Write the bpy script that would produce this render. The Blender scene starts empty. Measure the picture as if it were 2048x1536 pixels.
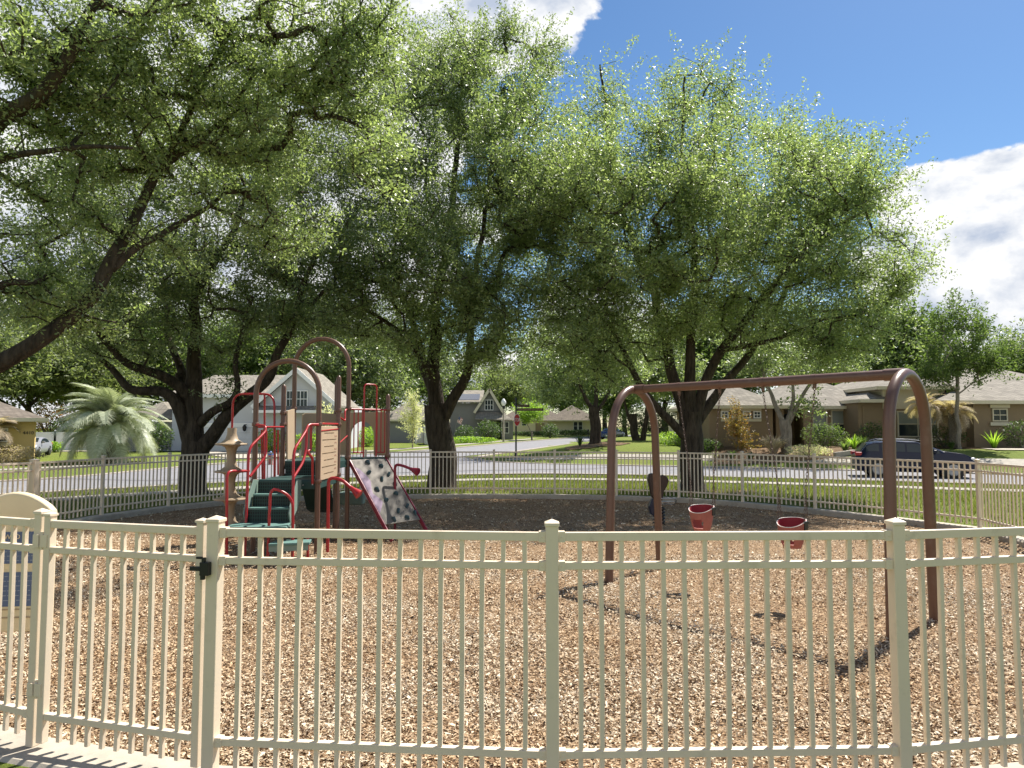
import bpy, bmesh, math, random
import numpy as np
from mathutils import Vector, Matrix, noise
R = math.radians
# ---------------------------------------------------------------- camera
scene = bpy.context.scene
col = scene.collection
PITCH = R(3.5); FPX = 1420.0; EYE = 1.8
cam_d = bpy.data.cameras.new('camera'); cam = bpy.data.objects.new('camera', cam_d); col.objects.link(cam)
cam_d.sensor_width = 36; cam_d.lens = FPX / 2048 * 36; cam_d.clip_end = 2000; cam_d.clip_start = 0.05
cam.location = (0, 0, EYE); cam.rotation_euler = (R(90) + PITCH, 0, 0)
scene.camera = cam
# ---------------------------------------------------------------- exposure
scene.view_settings.view_transform = 'Standard'; scene.view_settings.look = 'None'
scene.view_settings.exposure = 1.0; scene.view_settings.gamma = 1
scene.render.resolution_x = 1024; scene.render.resolution_y = 768
try:
    scene.cycles.max_bounces = 7; scene.cycles.diffuse_bounces = 3; scene.cycles.transmission_bounces = 5
    scene.cycles.glossy_bounces = 2; scene.cycles.transparent_max_bounces = 6
except Exception: pass
# ---------------------------------------------------------------- sun
SUN = Vector((1.17, 1.20, 2.45)).normalized()
sl = bpy.data.lights.new('sun', 'SUN'); sl.energy = 5.0; sl.angle = R(0.53); sl.color = (1, .95, .87)
so = bpy.data.objects.new('sun', sl); col.objects.link(so)
so.rotation_euler = (-SUN).to_track_quat('-Z', 'Y').to_euler()
SUN_EL = math.asin(SUN.z); SUN_ROT = math.atan2(SUN.x, SUN.y)
def W(px, py, d):                       # point on the photo's ray at distance d (metres north)
    x = (px - 1024) / FPX; y = (768 - py) / FPX
    dy = math.cos(PITCH) - y * math.sin(PITCH); dz = math.sin(PITCH) + y * math.cos(PITCH)
    t = d / dy
    return Vector((x * t, d, EYE + dz * t))
# ---------------------------------------------------------------- sky
world = bpy.data.worlds.new('World'); scene.world = world; world.use_nodes = True
def build_world():
    nt = world.node_tree; N = nt.nodes; L = nt.links; N.clear()
    def nd(t, **k):
        n = N.new(t)
        for a, b in k.items(): setattr(n, a, b)
        return n
    def mth(op, a, b=None, c=None, cl=False):
        n = nd('ShaderNodeMath', operation=op, use_clamp=cl)
        for i, v in enumerate((a, b, c)):
            if v is None: continue
            if hasattr(v, 'links'): L.new(v, n.inputs[i])
            else: n.inputs[i].default_value = v
        return n.outputs[0]
    sky = nd('ShaderNodeTexSky', sky_type='NISHITA'); sky.sun_disc = False
    sky.sun_elevation = SUN_EL; sky.sun_rotation = SUN_ROT; sky.air_density = 1.0; sky.dust_density = 0.3; sky.ozone_density = 2.2
    hs = nd('ShaderNodeHueSaturation'); hs.inputs['Saturation'].default_value = 1.22; L.new(sky.outputs[0], hs.inputs['Color'])
    bg = nd('ShaderNodeBackground'); bg.inputs[1].default_value = 0.064; L.new(hs.outputs[0], bg.inputs[0])
    tc = nd('ShaderNodeTexCoord'); V = tc.outputs['Generated']
    def fbm(scale, off, det=9, rough=.55):
        mp = nd('ShaderNodeMapping'); mp.inputs['Location'].default_value = off; mp.inputs['Scale'].default_value = (1, 1, 1.5)
        L.new(V, mp.inputs[0])
        n = nd('ShaderNodeTexNoise'); n.inputs['Scale'].default_value = scale; n.inputs['Detail'].default_value = det
        n.inputs['Roughness'].default_value = rough; n.inputs['Distortion'].default_value = .15; L.new(mp.outputs[0], n.inputs['Vector'])
        return n.outputs['Fac']
    def region(px, py, sx, sz):         # bell round a direction, flattened in height
        c = (W(px, py, 10) - Vector((0, 0, EYE))).normalized()
        mp = nd('ShaderNodeVectorMath', operation='SUBTRACT'); L.new(V, mp.inputs[0]); mp.inputs[1].default_value = c
        sc = nd('ShaderNodeVectorMath', operation='MULTIPLY'); L.new(mp.outputs[0], sc.inputs[0]); sc.inputs[1].default_value = (1 / sx, 1 / sx, 1 / sz)
        ln = nd('ShaderNodeVectorMath', operation='LENGTH'); L.new(sc.outputs[0], ln.inputs[0])
        return mth('SUBTRACT', 1.0, ln.outputs['Value'])
    regs = [region(*a) for a in ((1910, 485, .13, .10), (1840, 470, .07, .08), (1870, 500, .11, .09), (2010, 520, .10, .09), (1880, 570, .07, .06), (1990, 470, .09, .06), (2050, 605, .05, .035), (960, -20, .15, .09), (860, 60, .12, .10),
                                 (420, 330, .38, .24), (150, 500, .35, .25), (700, 560, .16, .10), (1180, 640, .10, .06), (2300, 640, .2, .1), (-900, 200, .5, .3), (1000, 760, .5, .04))]
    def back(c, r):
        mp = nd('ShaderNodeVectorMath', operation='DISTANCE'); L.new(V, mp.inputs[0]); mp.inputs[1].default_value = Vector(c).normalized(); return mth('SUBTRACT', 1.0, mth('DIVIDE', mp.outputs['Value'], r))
    regs += [back((.1, -1, .45), .5), back((-.9, -.3, .35), .3)]     # unseen clouds added behind the viewer to whiten and lift the ambient fill
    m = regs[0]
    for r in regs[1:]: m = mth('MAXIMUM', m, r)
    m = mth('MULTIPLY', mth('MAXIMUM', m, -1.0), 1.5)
    n1 = fbm(9, (1.3, .2, .7)); n2 = fbm(9, (1.3 - .012, .2, .7 - .028), 6)
    den = mth('ADD', m, mth('MULTIPLY', mth('SUBTRACT', n1, .5), 2.3))
    mask = nd('ShaderNodeMapRange', interpolation_type='SMOOTHSTEP'); L.new(den, mask.inputs[0]); mask.inputs[1].default_value = .02; mask.inputs[2].default_value = .20
    rel = mth('MULTIPLY_ADD', mth('SUBTRACT', n1, n2), 5.0, .86)
    rel = mth('SUBTRACT', rel, mth('MULTIPLY', mth('SUBTRACT', den, .3), .30), cl=True)
    ramp = nd('ShaderNodeMix', data_type='RGBA'); L.new(rel, ramp.inputs[0])
    ramp.inputs[6].default_value = (.50, .57, .70, 1); ramp.inputs[7].default_value = (1.0, 1.0, 1.0, 1)
    cb = nd('ShaderNodeBackground'); cb.inputs[1].default_value = .54; L.new(ramp.outputs[2], cb.inputs[0])
    mx = nd('ShaderNodeMixShader'); L.new(mask.outputs[0], mx.inputs[0]); L.new(bg.outputs[0], mx.inputs[1]); L.new(cb.outputs[0], mx.inputs[2])
    out = nd('ShaderNodeOutputWorld'); L.new(mx.outputs[0], out.inputs[0])
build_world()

# ================================================================ helpers
def tag(o, label=None, cat=None, group=None, kind=None):
    if label: o['label'] = label
    if cat: o['category'] = cat
    if group: o['group'] = group
    if kind: o['kind'] = kind
    return o
def empty(name, loc=(0, 0, 0), rz=0, label=None, cat=None, group=None):
    o = bpy.data.objects.new(name, None); col.objects.link(o); o.location = loc; o.rotation_euler = (0, 0, rz); o.empty_display_size = .2
    return tag(o, label, cat, group)
def copy_tree(o, parent=None, **k):
    c = o.copy(); col.objects.link(c); c.parent = parent
    for ch in list(o.children): copy_tree(ch, c)
    for a, b in k.items(): c[a] = b
    return c
class MB:
    def __init__(s): s.v = []; s.f = []
    def add(s, vs, fs):
        n = len(s.v); s.v += [tuple(v) for v in vs]; s.f += [tuple(i + n for i in f) for f in fs]; return s
    def box(s, c, size, rz=0, rot=None):
        hx, hy, hz = size[0] / 2, size[1] / 2, size[2] / 2
        M = rot if rot is not None else Matrix.Rotation(rz, 3, 'Z'); c = Vector(c)
        vs = [c + M @ Vector((x * hx, y * hy, z * hz)) for x in (-1, 1) for y in (-1, 1) for z in (-1, 1)]
        return s.add(vs, [(0, 1, 3, 2), (4, 6, 7, 5), (0, 4, 5, 1), (2, 3, 7, 6), (0, 2, 6, 4), (1, 5, 7, 3)])
    def beam(s, p, q, w, h, up=(0, 0, 1)):
        p = Vector(p); q = Vector(q); d = (q - p); L = d.length; d.normalize(); u = Vector(up)
        x = d.cross(u)
        if x.length < 1e-4: x = Vector((1, 0, 0))
        x.normalize(); z = x.cross(d)
        return s.box((p + q) / 2, (w, L, h), rot=Matrix((x, d, z)).transposed())
    def tube(s, pts, r, n=8, cap=True):
        pts = [Vector(p) for p in pts]; m = len(pts)
        rs = r if hasattr(r, '__len__') else [r] * m
        ref = Vector((0.31, 0.17, 0.93)); vs = []; prev = None
        for i, p in enumerate(pts):
            t = (pts[min(i + 1, m - 1)] - pts[max(i - 1, 0)]).normalized()
            if prev is None:
                a = t.cross(ref)
                if a.length < .1: a = t.cross(Vector((1, 0, 0)))
            else: a = prev - t * prev.dot(t)
            a.normalize(); prev = a; b = t.cross(a)
            for k in range(n):
                an = 2 * math.pi * k / n
                vs.append(p + (a * math.cos(an) + b * math.sin(an)) * rs[i])
        fs = [(i * n + k, i * n + (k + 1) % n, (i + 1) * n + (k + 1) % n, (i + 1) * n + k) for i in range(m - 1) for k in range(n)]
        if cap: fs += [tuple(range(n - 1, -1, -1)), tuple(range((m - 1) * n, m * n))]
        return s.add(vs, fs)
    def lathe(s, prof, c=(0, 0, 0), n=24, M=None):
        c = Vector(c); vs = []; M = M or Matrix.Identity(3)
        for r, z in prof:
            for k in range(n): vs.append(c + M @ Vector((r * math.cos(2 * math.pi * k / n), r * math.sin(2 * math.pi * k / n), z)))
        m = len(prof)
        fs = [(i * n + k, i * n + (k + 1) % n, (i + 1) * n + (k + 1) % n, (i + 1) * n + k) for i in range(m - 1) for k in range(n)]
        fs += [tuple(range(n - 1, -1, -1)), tuple(range((m - 1) * n, m * n))]
        return s.add(vs, fs)
    def prism(s, poly, vec):            # poly: 3D points, extruded along vec
        n = len(poly); vec = Vector(vec); a = [Vector(p) for p in poly]; b = [p + vec for p in a]
        return s.add(a + b, [tuple(range(n - 1, -1, -1)), tuple(range(n, 2 * n))] + [(i, (i + 1) % n, n + (i + 1) % n, n + i) for i in range(n)])
    def build(s, name, mat, parent=None, smooth=False, bevel=0, seg=2):
        me = bpy.data.meshes.new(name); me.from_pydata(s.v, [], s.f); me.validate(); 
        bm = bmesh.new(); bm.from_mesh(me); bmesh.ops.recalc_face_normals(bm, faces=bm.faces); bm.to_mesh(me); bm.free()
        me.materials.append(mat)
        o = bpy.data.objects.new(name, me); col.objects.link(o); o.parent = parent
        if smooth:
            me.polygons.foreach_set('use_smooth', [True] * len(me.polygons))
            try: me.set_sharp_from_angle(angle=R(40))
            except Exception: pass
        if bevel:
            md = o.modifiers.new('bevel', 'BEVEL'); md.width = bevel; md.segments = seg; md.limit_method = 'ANGLE'; md.angle_limit = R(40)
        return o
def np_mesh(name, V, F, mat, parent=None, smooth=False):          # F (n,4) or (n,3)
    me = bpy.data.meshes.new(name); k = F.shape[1]; n = len(F)
    me.vertices.add(len(V)); me.vertices.foreach_set('co', np.ascontiguousarray(V, dtype=np.float32).ravel())
    me.loops.add(n * k); me.loops.foreach_set('vertex_index', np.ascontiguousarray(F, dtype=np.int32).ravel())
    me.polygons.add(n); me.polygons.foreach_set('loop_start', np.arange(0, n * k, k, dtype=np.int32))
    me.polygons.foreach_set('use_smooth', np.full(n, smooth))
    me.update(calc_edges=True); me.materials.append(mat)
    o = bpy.data.objects.new(name, me); col.objects.link(o); o.parent = parent
    return o
def arc(c, r, a0, a1, n, ax=(1, 0, 0), ay=(0, 0, 1)):
    c = Vector(c); ax = Vector(ax); ay = Vector(ay)
    return [c + ax * (r * math.cos(a0 + (a1 - a0) * i / n)) + ay * (r * math.sin(a0 + (a1 - a0) * i / n)) for i in range(n + 1)]
def smooth_pts(pts, k=4):               # Catmull-Rom
    P = [Vector(p) for p in pts]; out = []
    for i in range(len(P) - 1):
        a = P[max(i - 1, 0)]; b = P[i]; c = P[i + 1]; d = P[min(i + 2, len(P) - 1)]
        for j in range(k):
            t = j / k
            out.append(.5 * ((2 * b) + (c - a) * t + (2 * a - 5 * b + 4 * c - d) * t * t + (3 * b - a - 3 * c + d) * t ** 3))
    out.append(P[-1]); return out
def fillet(pts, r, n=5):                # round the corners of a polyline
    P = [Vector(p) for p in pts]; out = [P[0]]
    for i in range(1, len(P) - 1):
        a = (P[i - 1] - P[i]); b = (P[i + 1] - P[i]); q = min(r, a.length * .45, b.length * .45)
        s = P[i] + a.normalized() * q; e = P[i] + b.normalized() * q
        for j in range(n + 1):
            t = j / n; out.append(s * (1 - t) ** 2 + P[i] * 2 * t * (1 - t) + e * t * t)
    out.append(P[-1]); return out
# ================================================================ materials
class Mat:
    def __init__(s, name, rough=.6, spec=.3, metal=0):
        s.m = bpy.data.materials.new(name); s.m.use_nodes = True; s.nt = s.m.node_tree; s.N = s.nt.nodes; s.L = s.nt.links
        s.b = s.N['Principled BSDF']; s.b.inputs['Roughness'].default_value = rough; s.b.inputs['Specular IOR Level'].default_value = spec; s.b.inputs['Metallic'].default_value = metal
        s.tc = s.N.new('ShaderNodeTexCoord')
    def nd(s, t, **k):
        n = s.N.new(t)
        for a, b in k.items(): setattr(n, a, b)
        return n
    def noise(s, scale, det=4, rough=.6, st=(1, 1, 1), src='Object'):
        mp = s.nd('ShaderNodeMapping'); mp.inputs['Scale'].default_value = st; s.L.new(s.tc.outputs[src], mp.inputs[0])
        n = s.nd('ShaderNodeTexNoise'); n.inputs['Scale'].default_value = scale; n.inputs['Detail'].default_value = det; n.inputs['Roughness'].default_value = rough
        s.L.new(mp.outputs[0], n.inputs['Vector']); return n.outputs['Fac']
    def ramp(s, fac, stops):
        r = s.nd('ShaderNodeValToRGB'); s.L.new(fac, r.inputs[0]); e = r.color_ramp.elements
        while len(e) < len(stops): e.new(.5)
        for i, (p, c) in enumerate(stops): e[i].position = p; e[i].color = (*c, 1)
        return r.outputs[0]
    def mix(s, fac, a, b, blend='MIX'):
        n = s.nd('ShaderNodeMix', data_type='RGBA', blend_type=blend)
        for i, v in ((0, fac), (6, a), (7, b)):
            if hasattr(v, 'links'): s.L.new(v, n.inputs[i])
            else: n.inputs[i].default_value = v if i == 0 else (*v, 1)
        return n.outputs[2]
    def color(s, c):
        if hasattr(c, 'links'): s.L.new(c, s.b.inputs['Base Color'])
        else: s.b.inputs['Base Color'].default_value = (*c, 1)
        return s
    def bump(s, h, strength=.4, dist=.01):
        b = s.nd('ShaderNodeBump'); b.inputs['Strength'].default_value = strength; b.inputs['Distance'].default_value = dist
        s.L.new(h, b.inputs['Height']); s.L.new(b.outputs[0], s.b.inputs['Normal']); return s
    def island(s):
        g = s.nd('ShaderNodeNewGeometry'); return g.outputs['Random Per Island']
def mul(c, k): return tuple(min(1, x * k) for x in c)
def simple(name, c, rough=.5, spec=.4, metal=0, var=.12, scale=6, bump=.15, bscale=60):
    m = Mat(name, rough, spec, metal)
    m.color(m.mix(m.noise(scale, 5), mul(c, 1 - var), mul(c, 1 + var)))
    if bump: m.bump(m.noise(bscale, 3), bump, .004)
    return m.m
def paint(name, c, dirt=(.12, .08, .05), amt=.35, rough=.38):
    m = Mat(name, rough, .5)
    n = m.noise(5, 8, .7); d = m.nd('ShaderNodeMapRange'); m.L.new(n, d.inputs[0]); d.inputs[1].default_value = .56; d.inputs[2].default_value = .78; d.inputs[4].default_value = amt
    base = m.mix(m.noise(1.5, 3), mul(c, .9), mul(c, 1.08))
    d2 = m.nd('ShaderNodeMapRange'); m.L.new(m.noise(38, 6, .75), d2.inputs[0]); d2.inputs[1].default_value = .66; d2.inputs[2].default_value = .76; d2.inputs[4].default_value = amt * 1.2
    base = m.mix(d2.outputs[0], base, mul(dirt, .8))
    m.color(m.mix(d.outputs[0], base, dirt)); m.bump(m.noise(140, 3), .08, .002)
    return m.m
def leafmat(name, c1, c2, c3, trans=.45, rough=.42, spec=.5, tg=2.2):
    m = Mat(name, rough, spec)
    c = m.ramp(m.island(), [(0, c1), (.55, c2), (1, c3)])
    big = m.noise(.35, 3)
    c = m.mix(m.nd('ShaderNodeMath', operation='MULTIPLY').outputs[0], c, c) if False else m.mix(big, c, m.mix(.5, c, c3))
    m.color(c)
    tr = m.nd('ShaderNodeBsdfTranslucent'); tm = m.mix(1.0, c, (1.0, 1.07, .60), 'MULTIPLY'); sc = m.mix(1.0, tm, (tg, tg, tg), 'MULTIPLY'); m.L.new(sc, tr.inputs[0])
    mx = m.nd('ShaderNodeMixShader'); mx.inputs[0].default_value = trans
    m.L.new(m.b.outputs[0], mx.inputs[1]); m.L.new(tr.outputs[0], mx.inputs[2]); m.L.new(mx.outputs[0], m.N['Material Output'].inputs[0])
    return m.m
def mk_bark(name, a, b):
    m = Mat(name, .9, .15); n = m.noise(9, 7, .65, (1, 1, .22)); m.color(m.ramp(n, [(.3, a), (.7, b)]))
    v = m.nd('ShaderNodeTexVoronoi'); v.inputs['Scale'].default_value = 22
    mp = m.nd('ShaderNodeMapping'); mp.inputs['Scale'].default_value = (1, 1, .25); m.L.new(m.tc.outputs['Object'], mp.inputs[0]); m.L.new(mp.outputs[0], v.inputs['Vector'])
    m.bump(m.mix(.5, v.outputs['Distance'], n), 1, .05); return m.m
def mk_shingle(name, c):
    m = Mat(name, .9, .15)
    sx = m.nd('ShaderNodeSeparateXYZ'); m.L.new(m.tc.outputs['Object'], sx.inputs[0])
    ad = m.nd('ShaderNodeMath', operation='ADD'); m.L.new(sx.outputs[0], ad.inputs[0]); m.L.new(sx.outputs[1], ad.inputs[1])
    mz = m.nd('ShaderNodeMath', operation='MULTIPLY'); m.L.new(sx.outputs[2], mz.inputs[0]); mz.inputs[1].default_value = 2.0
    cb = m.nd('ShaderNodeCombineXYZ'); m.L.new(ad.outputs[0], cb.inputs[0]); m.L.new(mz.outputs[0], cb.inputs[1])
    br = m.nd('ShaderNodeTexBrick'); br.inputs['Scale'].default_value = 1; br.inputs['Brick Width'].default_value = .32; br.inputs['Row Height'].default_value = .2; br.inputs['Mortar Size'].default_value = .014
    br.inputs['Color1'].default_value = (*mul(c, .78), 1); br.inputs['Color2'].default_value = (*mul(c, 1.2), 1); br.inputs['Mortar'].default_value = (*mul(c, .45), 1)
    m.L.new(cb.outputs[0], br.inputs['Vector']); m.color(m.mix(m.noise(.8, 4), br.outputs['Color'], m.mix(1, br.outputs['Color'], (.72, .72, .72), 'MULTIPLY'))); m.bump(br.outputs['Fac'], -.4, .02); return m.m
M = {}
def mk_grass():
    m = Mat('grass_mat', .9, .1)
    big = m.noise(.35, 5, .65); fine = m.noise(22, 6, .8)
    a = m.ramp(fine, [(.3, (.06, .085, .016)), (.52, (.135, .175, .032)), (.72, (.24, .27, .065))])
    c = m.ramp(fine, [(.3, (.10, .095, .03)), (.52, (.19, .20, .05)), (.75, (.27, .25, .09))])
    r = m.nd('ShaderNodeMapRange'); m.L.new(big, r.inputs[0]); r.inputs[1].default_value = .48; r.inputs[2].default_value = .72
    m.color(m.mix(r.outputs[0], a, c)); m.bump(fine, .9, .05); return m.m
M['grass'] = mk_grass()
M['blade'] = leafmat('grass_blade_mat', (.06, .085, .018), (.12, .155, .034), (.26, .26, .09), .3, .6, .3, 1.3)
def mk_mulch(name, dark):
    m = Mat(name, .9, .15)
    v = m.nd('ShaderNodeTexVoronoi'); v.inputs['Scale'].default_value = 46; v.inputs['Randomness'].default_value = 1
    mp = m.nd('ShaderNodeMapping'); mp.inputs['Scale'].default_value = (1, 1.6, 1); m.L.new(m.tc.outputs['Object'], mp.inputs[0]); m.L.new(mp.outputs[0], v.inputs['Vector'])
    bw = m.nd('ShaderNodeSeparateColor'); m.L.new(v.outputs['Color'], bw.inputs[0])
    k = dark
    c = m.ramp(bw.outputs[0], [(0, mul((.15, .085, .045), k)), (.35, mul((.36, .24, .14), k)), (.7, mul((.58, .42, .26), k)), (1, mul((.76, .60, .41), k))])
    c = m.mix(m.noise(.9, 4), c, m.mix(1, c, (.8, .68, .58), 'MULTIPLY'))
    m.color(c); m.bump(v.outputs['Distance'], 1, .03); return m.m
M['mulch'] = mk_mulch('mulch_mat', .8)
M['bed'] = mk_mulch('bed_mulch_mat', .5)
def mk_chip():
    m = Mat('chip_mat', .8, .2)
    c = m.ramp(m.island(), [(0, (.075, .05, .035)), (.18, (.24, .165, .105)), (.42, (.46, .365, .25)), (.72, (.66, .56, .41)), (1, (.86, .79, .64))])
    sp_ = m.nd('ShaderNodeMapRange'); m.L.new(m.noise(.45, 5), sp_.inputs[0]); sp_.inputs[1].default_value = .42; sp_.inputs[2].default_value = .62; c = m.mix(sp_.outputs[0], c, m.mix(1, c, (.93, .80, .67), 'MULTIPLY'))
    m.color(m.mix(m.noise(60, 3), m.mix(1, c, (.75, .7, .65), 'MULTIPLY'), c)); return m.m
M['chip'] = mk_chip()
def mk_concrete(name, c):
    m = Mat(name, .85, .25); n = m.noise(3, 8, .7); m.color(m.ramp(n, [(.3, mul(c, .7)), (.55, c), (.8, mul(c, 1.12))])); m.bump(m.noise(90, 4), .3, .005); return m.m
M['concrete'] = mk_concrete('concrete_mat', (.42, .37, .30)); M['walk'] = mk_concrete('sidewalk_mat', (.34, .31, .26)); M['kerb'] = mk_concrete('kerb_mat', (.36, .31, .27))
M['asphalt'] = mk_concrete('asphalt_mat', (.22, .215, .225))
M['fence'] = paint('fence_paint_mat', (.74, .62, .47), (.24, .18, .11), .45, .38)
M['brown'] = paint('brown_pipe_mat', (.135, .070, .047), (.30, .25, .22), .25, .36)
M['red'] = paint('red_pipe_mat', (.36, .018, .022), (.12, .02, .02), .4, .32)
M['maroon'] = paint('maroon_rail_mat', (.20, .012, .035), (.1, .02, .03), .4, .35)
M['green'] = simple('green_deck_mat', (.018, .052, .046), .5)
M['green2'] = simple('green_tread_mat', (.10, .19, .165), .6)
M['greenside'] = simple('green_stringer_mat', (.17, .24, .20), .6)
def mk_perf():
    m = Mat('perforated_mat', .5, .3); sx = m.nd('ShaderNodeTexBrick'); sx.offset = 0; sx.inputs['Scale'].default_value = 1; sx.inputs['Brick Width'].default_value = .035; sx.inputs['Row Height'].default_value = .05; sx.inputs['Mortar Size'].default_value = .007
    sep = m.nd('ShaderNodeSeparateXYZ'); m.L.new(m.tc.outputs['Object'], sep.inputs[0]); cb = m.nd('ShaderNodeCombineXYZ'); m.L.new(sep.outputs[0], cb.inputs[0]); m.L.new(sep.outputs[2], cb.inputs[1]); m.L.new(cb.outputs[0], sx.inputs['Vector'])
    sx.inputs['Color1'].default_value = (.004, .008, .008, 1); sx.inputs['Color2'].default_value = (.007, .012, .012, 1); sx.inputs['Mortar'].default_value = (.022, .055, .048, 1)
    m.color(sx.outputs[0]); return m.m
M['perf'] = mk_perf()
M['tan'] = simple('tan_plastic_mat', (.34, .255, .165), .5, .4, 0, .14, 3)
M['tanlite'] = simple('light_tan_plastic_mat', (.46, .345, .235), .5, .4, 0, .14, 3)
M['wallboard'] = simple('climbing_board_mat', (.165, .145, .115), .6, .3, 0, .2, 9)
M['lilac'] = simple('lilac_graphic_mat', (.20, .13, .20), .6)
M['teal'] = simple('teal_hold_mat', (.03, .07, .085), .45)
M['black'] = simple('black_mat', (.012, .012, .014), .4)
M['steel'] = simple('galvanised_mat', (.32, .32, .33), .4, .5, .9)
M['chain'] = simple('rusty_chain_mat', (.12, .085, .07), .5, .5, .5, .4, 60)
M['bucket'] = simple('faded_red_rubber_mat', (.36, .12, .095), .6, .3, 0, .35, 7)
M['bucketin'] = simple('dark_red_rubber_mat', (.24, .02, .03), .6, .3, 0, .2, 7)
M['white'] = simple('white_vinyl_mat', (.78, .77, .74), .45)
M['trim'] = simple('cream_trim_mat', (.62, .56, .42), .6)
M['whitetrim'] = simple('white_trim_mat', (.8, .8, .8), .5)
M['blue'] = simple('blue_sign_mat', (.09, .125, .23), .5)
M['signtan'] = simple('sign_cream_mat', (.66, .55, .36), .45, .4)
M['letter'] = simple('letter_white_mat', (.7, .7, .65), .5)
M['print'] = simple('faint_print_mat', (.26, .29, .36), .5)
M['darkletter'] = simple('house_number_mat', (.03, .03, .03), .5)
M['glass'] = Mat('window_glass_mat', .12, .45).color((.02, .03, .035)).m
M['blind'] = simple('window_blind_mat', (.22, .24, .22), .4)
M['bark'] = mk_bark('oak_bark_mat', (.018, .014, .011), (.095, .074, .056)); M['bark2'] = mk_bark('pale_bark_mat', (.12, .10, .08), (.32, .28, .23))
M['stucco_y'] = simple('yellow_stucco_mat', (.62, .46, .20), .9, .15, 0, .06, 3, .5, 40)
M['stucco_b'] = simple('brown_stucco_mat', (.26, .195, .125), .9, .15, 0, .07, 3, .5, 40)
M['stucco_g'] = simple('pale_grey_stucco_mat', (.54, .55, .58), .9, .15, 0, .06, 3, .5, 40)
M['siding'] = simple('grey_siding_mat', (.21, .21, .21), .8, .2, 0, .08, 2, .4, 30)
M['stucco_c'] = simple('cream_stucco_mat', (.60, .54, .38), .9, .15, 0, .06, 3, .5, 40)
M['roof1'] = mk_shingle('brown_shingle_mat', (.22, .185, .15)); M['roof2'] = mk_shingle('grey_shingle_mat', (.31, .28, .235)); M['roof3'] = mk_shingle('tan_shingle_mat', (.30, .27, .22))
M['solar'] = Mat('solar_panel_mat', .15, .7).color((.015, .02, .04)).m
M['garage'] = simple('garage_door_mat', (.66, .67, .70), .6)
M['oak'] = leafmat('oak_leaf_mat', (.034, .054, .020), (.100, .145, .052), (.25, .29, .14), .40, .46, 1.0, 2.25)
M['oak2'] = leafmat('oak_leaf_light_mat', (.044, .068, .026), (.128, .176, .066), (.30, .345, .17), .40, .46, 1.0, 2.25)
M['oak3'] = leafmat('oak_leaf_dark_mat', (.032, .050, .020), (.088, .128, .046), (.23, .265, .13), .40, .46, 1.0, 2.25)
M['bgleaf'] = leafmat('far_leaf_mat', (.035, .065, .018), (.07, .115, .03), (.14, .18, .06), .38, .6, .3)
M['bgleaf2'] = leafmat('far_olive_leaf_mat', (.06, .085, .03), (.11, .145, .055), (.2, .22, .11), .38, .6, .3)
M['lime'] = leafmat('lime_leaf_mat', (.08, .15, .02), (.16, .27, .035), (.30, .40, .06), .45, .5, .4)
M['hedge'] = leafmat('hedge_leaf_mat', (.02, .045, .012), (.045, .085, .02), (.10, .15, .04), .3, .5, .4)
M['dry'] = leafmat('dry_leaf_mat', (.20, .15, .10), (.36, .28, .20), (.50, .42, .32), .3, .7, .2)
M['blossom'] = leafmat('pale_leaf_mat', (.22, .25, .13), (.42, .42, .28), (.62, .58, .45), .4, .6, .3)
M['orange'] = leafmat('orange_leaf_mat', (.10, .11, .02), (.26, .22, .04), (.42, .16, .03), .4, .6, .3)
M['palm'] = leafmat('silver_palm_mat', (.24, .28, .18), (.38, .42, .29), (.56, .58, .42), .25, .45, .5, 1.2)
M['rider'] = simple('dark_brown_plastic_mat', (.035, .018, .014), .4)
M['tan_reed'] = leafmat('cream_grass_mat', (.30, .24, .16), (.48, .38, .30), (.60, .50, .42), .3, .7, .2)

# ================================================================ terrain
def clamp(x, a=0., b=1.): return max(a, min(b, x))
def sst(x): x = clamp(x); return x * x * (3 - 2 * x)
def interp(x, pts):
    if x <= pts[0][0]: return pts[0][1]
    for (a, b), (c, d) in zip(pts, pts[1:]):
        if x <= c: return b + (d - b) * (x - a) / (c - a)
    return pts[-1][1]
YF = [(-4, 42), (3, 40), (12, 36.3), (19.4, 32.6), (26, 28.8), (34, 23.5), (60, 5)]
XS = [(40, -3), (48, -3), (60, 0), (76, 3.9), (93, 10.2), (120, 24), (160, 50)]
def base_z(y): return -.15 * clamp((y - 4) / 10) - .16 * clamp((y - 19) / 11) + .0095 * clamp(y - 45, 0, 120)
def g(x, y):
    b = base_z(y)
    if y > 20 or x > 25:
        s = sst((y - interp(x, YF) - .6) / 7) * sst((x - interp(y, XS) - 1.2) / 8)
        b += .92 * s * (1 - .0 * y)
    return b
def gv(x, y, dz=0): return Vector((x, y, g(x, y) + dz))
RING = [(-1.547, 3.75), (.2, 3.6), (1.95, 3.65), (3.75, 3.98), (5.3, 4.9), (6.55, 6.2), (7.5, 7.8), (8.2, 9.6), (8.6, 11.7), (9.0, 13.8), (8.2, 15.4), (7.2, 17.0), (5.98, 18.55), (4.62, 19.8),
        (3.0, 20.5), (1.25, 20.9), (-.53, 21.0), (-2.4, 21.0), (-4.25, 20.7), (-6.0, 20.2), (-7.5, 19.2), (-8.45, 17.6), (-9.05, 15.8), (-9.3, 13.9), (-9.55, 12.0), (-9.2, 10.1), (-8.4, 8.4), (-7.2, 7.0), (-5.8, 5.8), (-4.3, 4.8), (-2.690, 4.10)]
CX, CY = -.3, 12.0
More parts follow.
